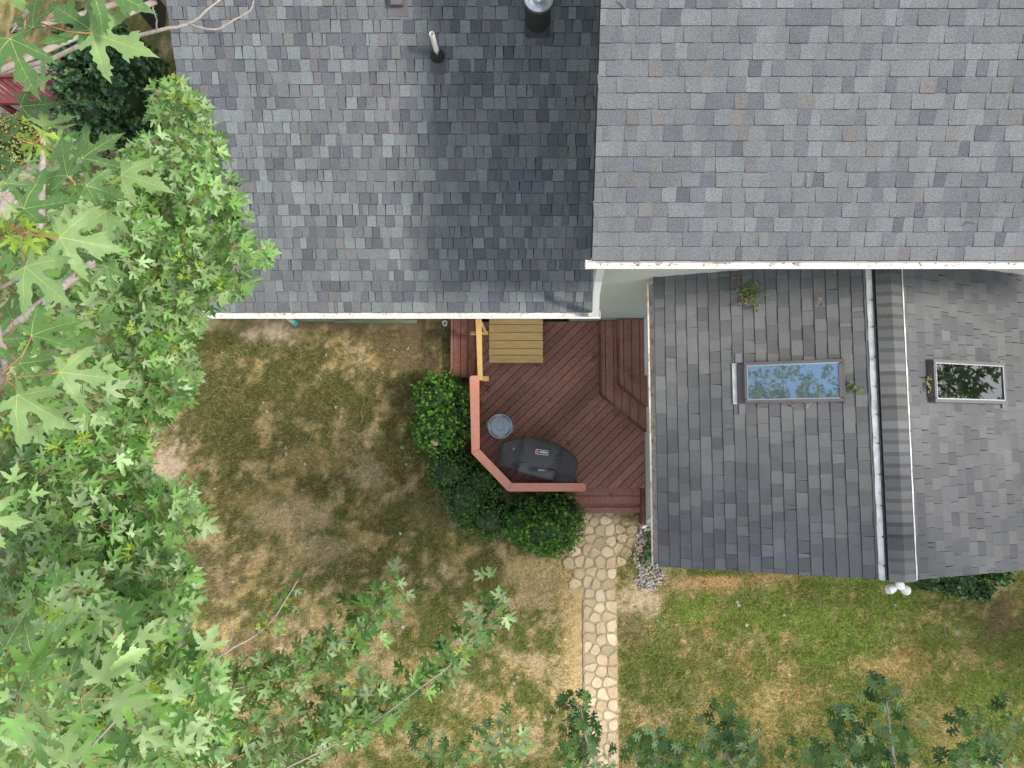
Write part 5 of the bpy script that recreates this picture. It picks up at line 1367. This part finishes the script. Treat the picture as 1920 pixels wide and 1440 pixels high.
# ------------------------------------------------------------------ litter on roofs, lawn
def litter(name, label, cat, pts, size, cols, plane=None, n=None, z=.05, tpl=TS_, group=None, up=0):
    pos = []; hd = []; nr = []; sz = []; cl = []
    for (x, y) in pts:
        if plane: p = Ppl(x, y, plane[0]+plane[1]*.02, plane[1])+Vector((0, 0, random.uniform(0, up))); nn = plane[1]
        else: p = P(x, y, z); nn = Vector((0, 0, 1))
        pos.append(tuple(p)); a = random.uniform(0, 6.28); hd.append((math.cos(a), math.sin(a), random.uniform(-.1, .25))); nr.append((nn.x+random.gauss(0, .3), nn.y+random.gauss(0, .3), nn.z)); sz.append(size*random.uniform(.6, 1.2)); cl.append(np.array(random.choice(cols))*random.uniform(.8, 1.2))
    V, T, C = leaf_mesh(tpl, np.array(pos), np.array(hd), np.array(nr), np.array(sz), np.array(cl), curl=.6, fold=.5)
    o = npmesh(name, V, T, C, 'litter'); tag(o, label, cat, group); return o
g_ = lambda cx, cy, sx, sy, n: [(random.gauss(cx, sx), random.gauss(cy, sy)) for _ in range(n)]
OR = [(.38, .21, .09), (.34, .24, .11), (.24, .13, .07)]; GG = [(.10, .15, .04), (.16, .20, .06), (.07, .11, .035), (.20, .20, .07)]
litter('leaf_clump', 'clump of green twigs and leaves on the sunroom roof near the tall wall', 'leaf clump', g_(1408, 550, 9, 9, 170)+g_(1398, 562, 6, 5, 50)+g_(1412, 572, 5, 5, 30)+g_(1390, 545, 6, 6, 40), .038, GG, (pW, nW), up=.09, tpl=TL_)
litter('dead_leaves', 'orange dead leaf in the left of the green clump on the sunroom roof', 'dead leaves', g_(1392, 566, 3, 3, 7), .05, OR, (pW, nW), up=.12)
litter('dead_leaves', 'orange and cream dead leaves alone on the sunroom roof right of the green clump', 'dead leaves', g_(1538, 565, 3, 4, 6), .036, OR+[(.5, .38, .25)], (pW, nW), up=.03)
litter('dead_leaves', 'orange dead leaves on the sunroom roof close under the tall gutter', 'dead leaves', g_(1564, 511, 2, 3, 5), .03, OR, (pW, nW), up=.03)
litter('dead_leaves', 'reddish dead leaves above the green clump by the tall wall', 'dead leaves', g_(1381, 517, 3, 3, 7), .045, [(.35, .12, .07), (.3, .2, .1)], (pW, nW), up=.03)
litter('dead_leaves', 'orange scraps below the left skylight', 'dead leaves', g_(1485, 759, 4, 2, 7), .035, OR, (pW, nW), up=.02, tpl=TL_)
litter('leaf_clump', 'sprig of olive leaves right of the left skylight', 'leaf clump', g_(1594, 726, 5, 3, 12)+g_(1607, 731, 4, 3, 8), .045, GG, (pW, nW), up=.03)
litter('leaf_clump', 'yellow-green debris against left side of the right skylight', 'leaf clump', g_(1740, 722, 3, 9, 36)+g_(1744, 738, 3, 6, 16), .04, [(.25, .24, .10), (.16, .16, .07), (.3, .25, .12)], (pE, nE), up=.05, tpl=TL_)
litter('dead_leaves', 'white curled scraps below the left skylight', 'dead leaves', g_(1513, 762, 3, 3, 6), .022, [(.5, .47, .4)], (pW, nW), up=.02, tpl=TL_)
litter('fallen_twig', 'pale stick lying right of the green clump on the sunroom roof', 'twig', [(1438, 553), (1440, 552)], .04, [(.4, .38, .34)], (pW, nW), tpl=TN)
LF = [(735, 645), (740, 655), (674, 660), (766, 655), (495, 755), (500, 770), (752, 1002), (414, 661), (640, 783), (628, 764), (535, 838), (538, 850), (404, 915), (495, 900), (565, 920), (645, 925), (753, 841), (649, 795), (760, 870), (490, 970), (405, 1064), (437, 1089), (447, 1158), (561, 1187), (753, 1176), (992, 1255), (965, 1280), (970, 1268), (912, 1392), (1024, 1350), (943, 1350), (790, 1357), (1383, 1131), (1387, 1134), (1471, 1152), (1678, 1133), (1198, 1137), (1234, 1162), (1398, 1173), (1460, 1240), (1573, 1243), (1422, 1367), (1555, 1284), (1790, 1246), (1294, 1380), (881, 1447), (602, 709), (611, 664), (694, 816), (720, 700), (570, 870)]
for (x, y) in LF:
    o = litter('fallen_leaf', 'pale curled fallen maple leaf lying on the lawn', 'fallen leaf', [(x, y)], .06, [(.45, .45, .38), (.36, .33, .25), (.5, .5, .44)], z=.045, group='fallen leaves on the lawn')
litter('dead_leaves', 'brown dead leaf heap on the side of the left yew bush', 'dead leaves', g_(815, 829, 3, 2.5, 12), .06, [(.5, .36, .2), (.6, .45, .3)], z=.95)
litter('pink_flowers', 'pale pink flower cluster beside the path edge next to the pebbles', 'flowers', g_(1199, 1026, 4.5, 6, 60), .035, [(.55, .36, .33), (.6, .44, .40), (.45, .27, .27)], z=.10, tpl=TL_, up=0)
litter('weed_sprig', 'small green sprig on the deck boards beside the railing', 'weeds', g_(902, 757, 1.5, 4, 9), .06, [(.14, .22, .04)], z=DZ+.03, tpl=TL_)
litter('weed_sprig', 'little green leaves on the deck boards below the pine post', 'weeds', g_(915, 727, 3, 4, 8), .04, [(.05, .11, .06)], z=DZ+.02, tpl=TL_)
for _ in range(26):
    x, y = random.uniform(340, 1060), random.uniform(640, 1400)
    if _ > 17: x, y = random.uniform(1200, 1880), random.uniform(1130, 1400)
    if 740 < x and y < 1060 and x < 1110: continue
    a = random.uniform(0, 3.14); p = P(x, y, .05); l = random.uniform(.06, .16); d = Vector((math.cos(a), math.sin(a), 0))
    mb = MB(); mb.tube([p-d*l, p+Vector((-d.y, d.x, 0))*l*random.uniform(-.25, .25), p+d*l], [.005, .005, .003], 5); tag(mb.build('fallen_twig', ['bark']), 'short dry stick lying in the lawn grass', 'twig', 'sticks on the lawn')
# twigs on roofs
for (a, b, cc, pl_, lab) in (((1158, 4), (1170, 15), (1164, 8), (Vector((XR0, YR, ZR)), Vector((0, -TR, 1)).normalized()), 'thin dark twig on top left of the tall roof'),
                         ((1803, 424), (1828, 420), (1815, 416), (Vector((XR0, YR, ZR)), Vector((0, -TR, 1)).normalized()), 'thin dark twig low on the right of the tall roof'),
                         ((895, 158), (903, 144), (897, 148), (pLp, nL), 'short dark twig on the low roof right of the vent pipe'),
                         ((1093, 190), (1110, 174), (1098, 178), (pLp, nL), 'curved dark twig on the low roof in the tall roof shade')):
    mb = MB(); q = [Ppl(*k, pl_[0]+pl_[1]*.022, pl_[1]) for k in (a, cc, b)]; mb.tube(q, .003, 5); tag(mb.build('twig', ['dark']), lab, 'twig')

# ------------------------------------------------------------------ light
w = bpy.data.worlds.new("World"); scene.world = w; w.use_nodes = True
nt = w.node_tree; bg = nt.nodes['Background']; sky = nt.nodes.new('ShaderNodeTexSky'); sky.sky_type = 'NISHITA'; sky.sun_disc = False
EL, AZ = 50.0, 97.0
sky.sun_elevation = R(EL); sky.sun_rotation = R(AZ); sky.dust_density = 2.0; sky.air_density = 1.0
tcw = nt.nodes.new('ShaderNodeTexCoord'); nz = nt.nodes.new('ShaderNodeTexNoise'); nz.inputs['Scale'].default_value = 2.6; nz.inputs['Detail'].default_value = 7; nz.inputs['Roughness'].default_value = .55
nt.links.new(tcw.outputs['Generated'], nz.inputs['Vector'])
mrw = nt.nodes.new('ShaderNodeMapRange'); mrw.inputs['From Min'].default_value = .44; mrw.inputs['From Max'].default_value = .66; mrw.inputs['To Max'].default_value = .85
nt.links.new(nz.outputs['Fac'], mrw.inputs['Value'])
mxw = nt.nodes.new('ShaderNodeMix'); mxw.data_type = 'RGBA'; mxw.inputs[7].default_value = (11.5, 11.3, 10.9, 1)
nt.links.new(mrw.outputs[0], mxw.inputs[0]); nt.links.new(sky.outputs[0], mxw.inputs[6])
nt.links.new(mxw.outputs[2], bg.inputs[0]); bg.inputs[1].default_value = .15
sun = bpy.data.lights.new('sun', 'SUN'); sun.energy = 2.9; sun.angle = R(8); sun.color = (1, .95, .87)
so = bpy.data.objects.new('sun', sun); COL.objects.link(so); so.location = (0, 0, 30)
d = Vector((math.sin(R(AZ))*math.cos(R(EL)), math.cos(R(AZ))*math.cos(R(EL)), math.sin(R(EL))))
so.rotation_euler = d.to_track_quat('Z', 'Y').to_euler()
vs = scene.view_settings; vs.view_transform = 'Standard'; vs.look = 'None'; vs.gamma = 1; vs.use_curve_mapping = False; vs.exposure = .42
scene.cycles.max_bounces = 6
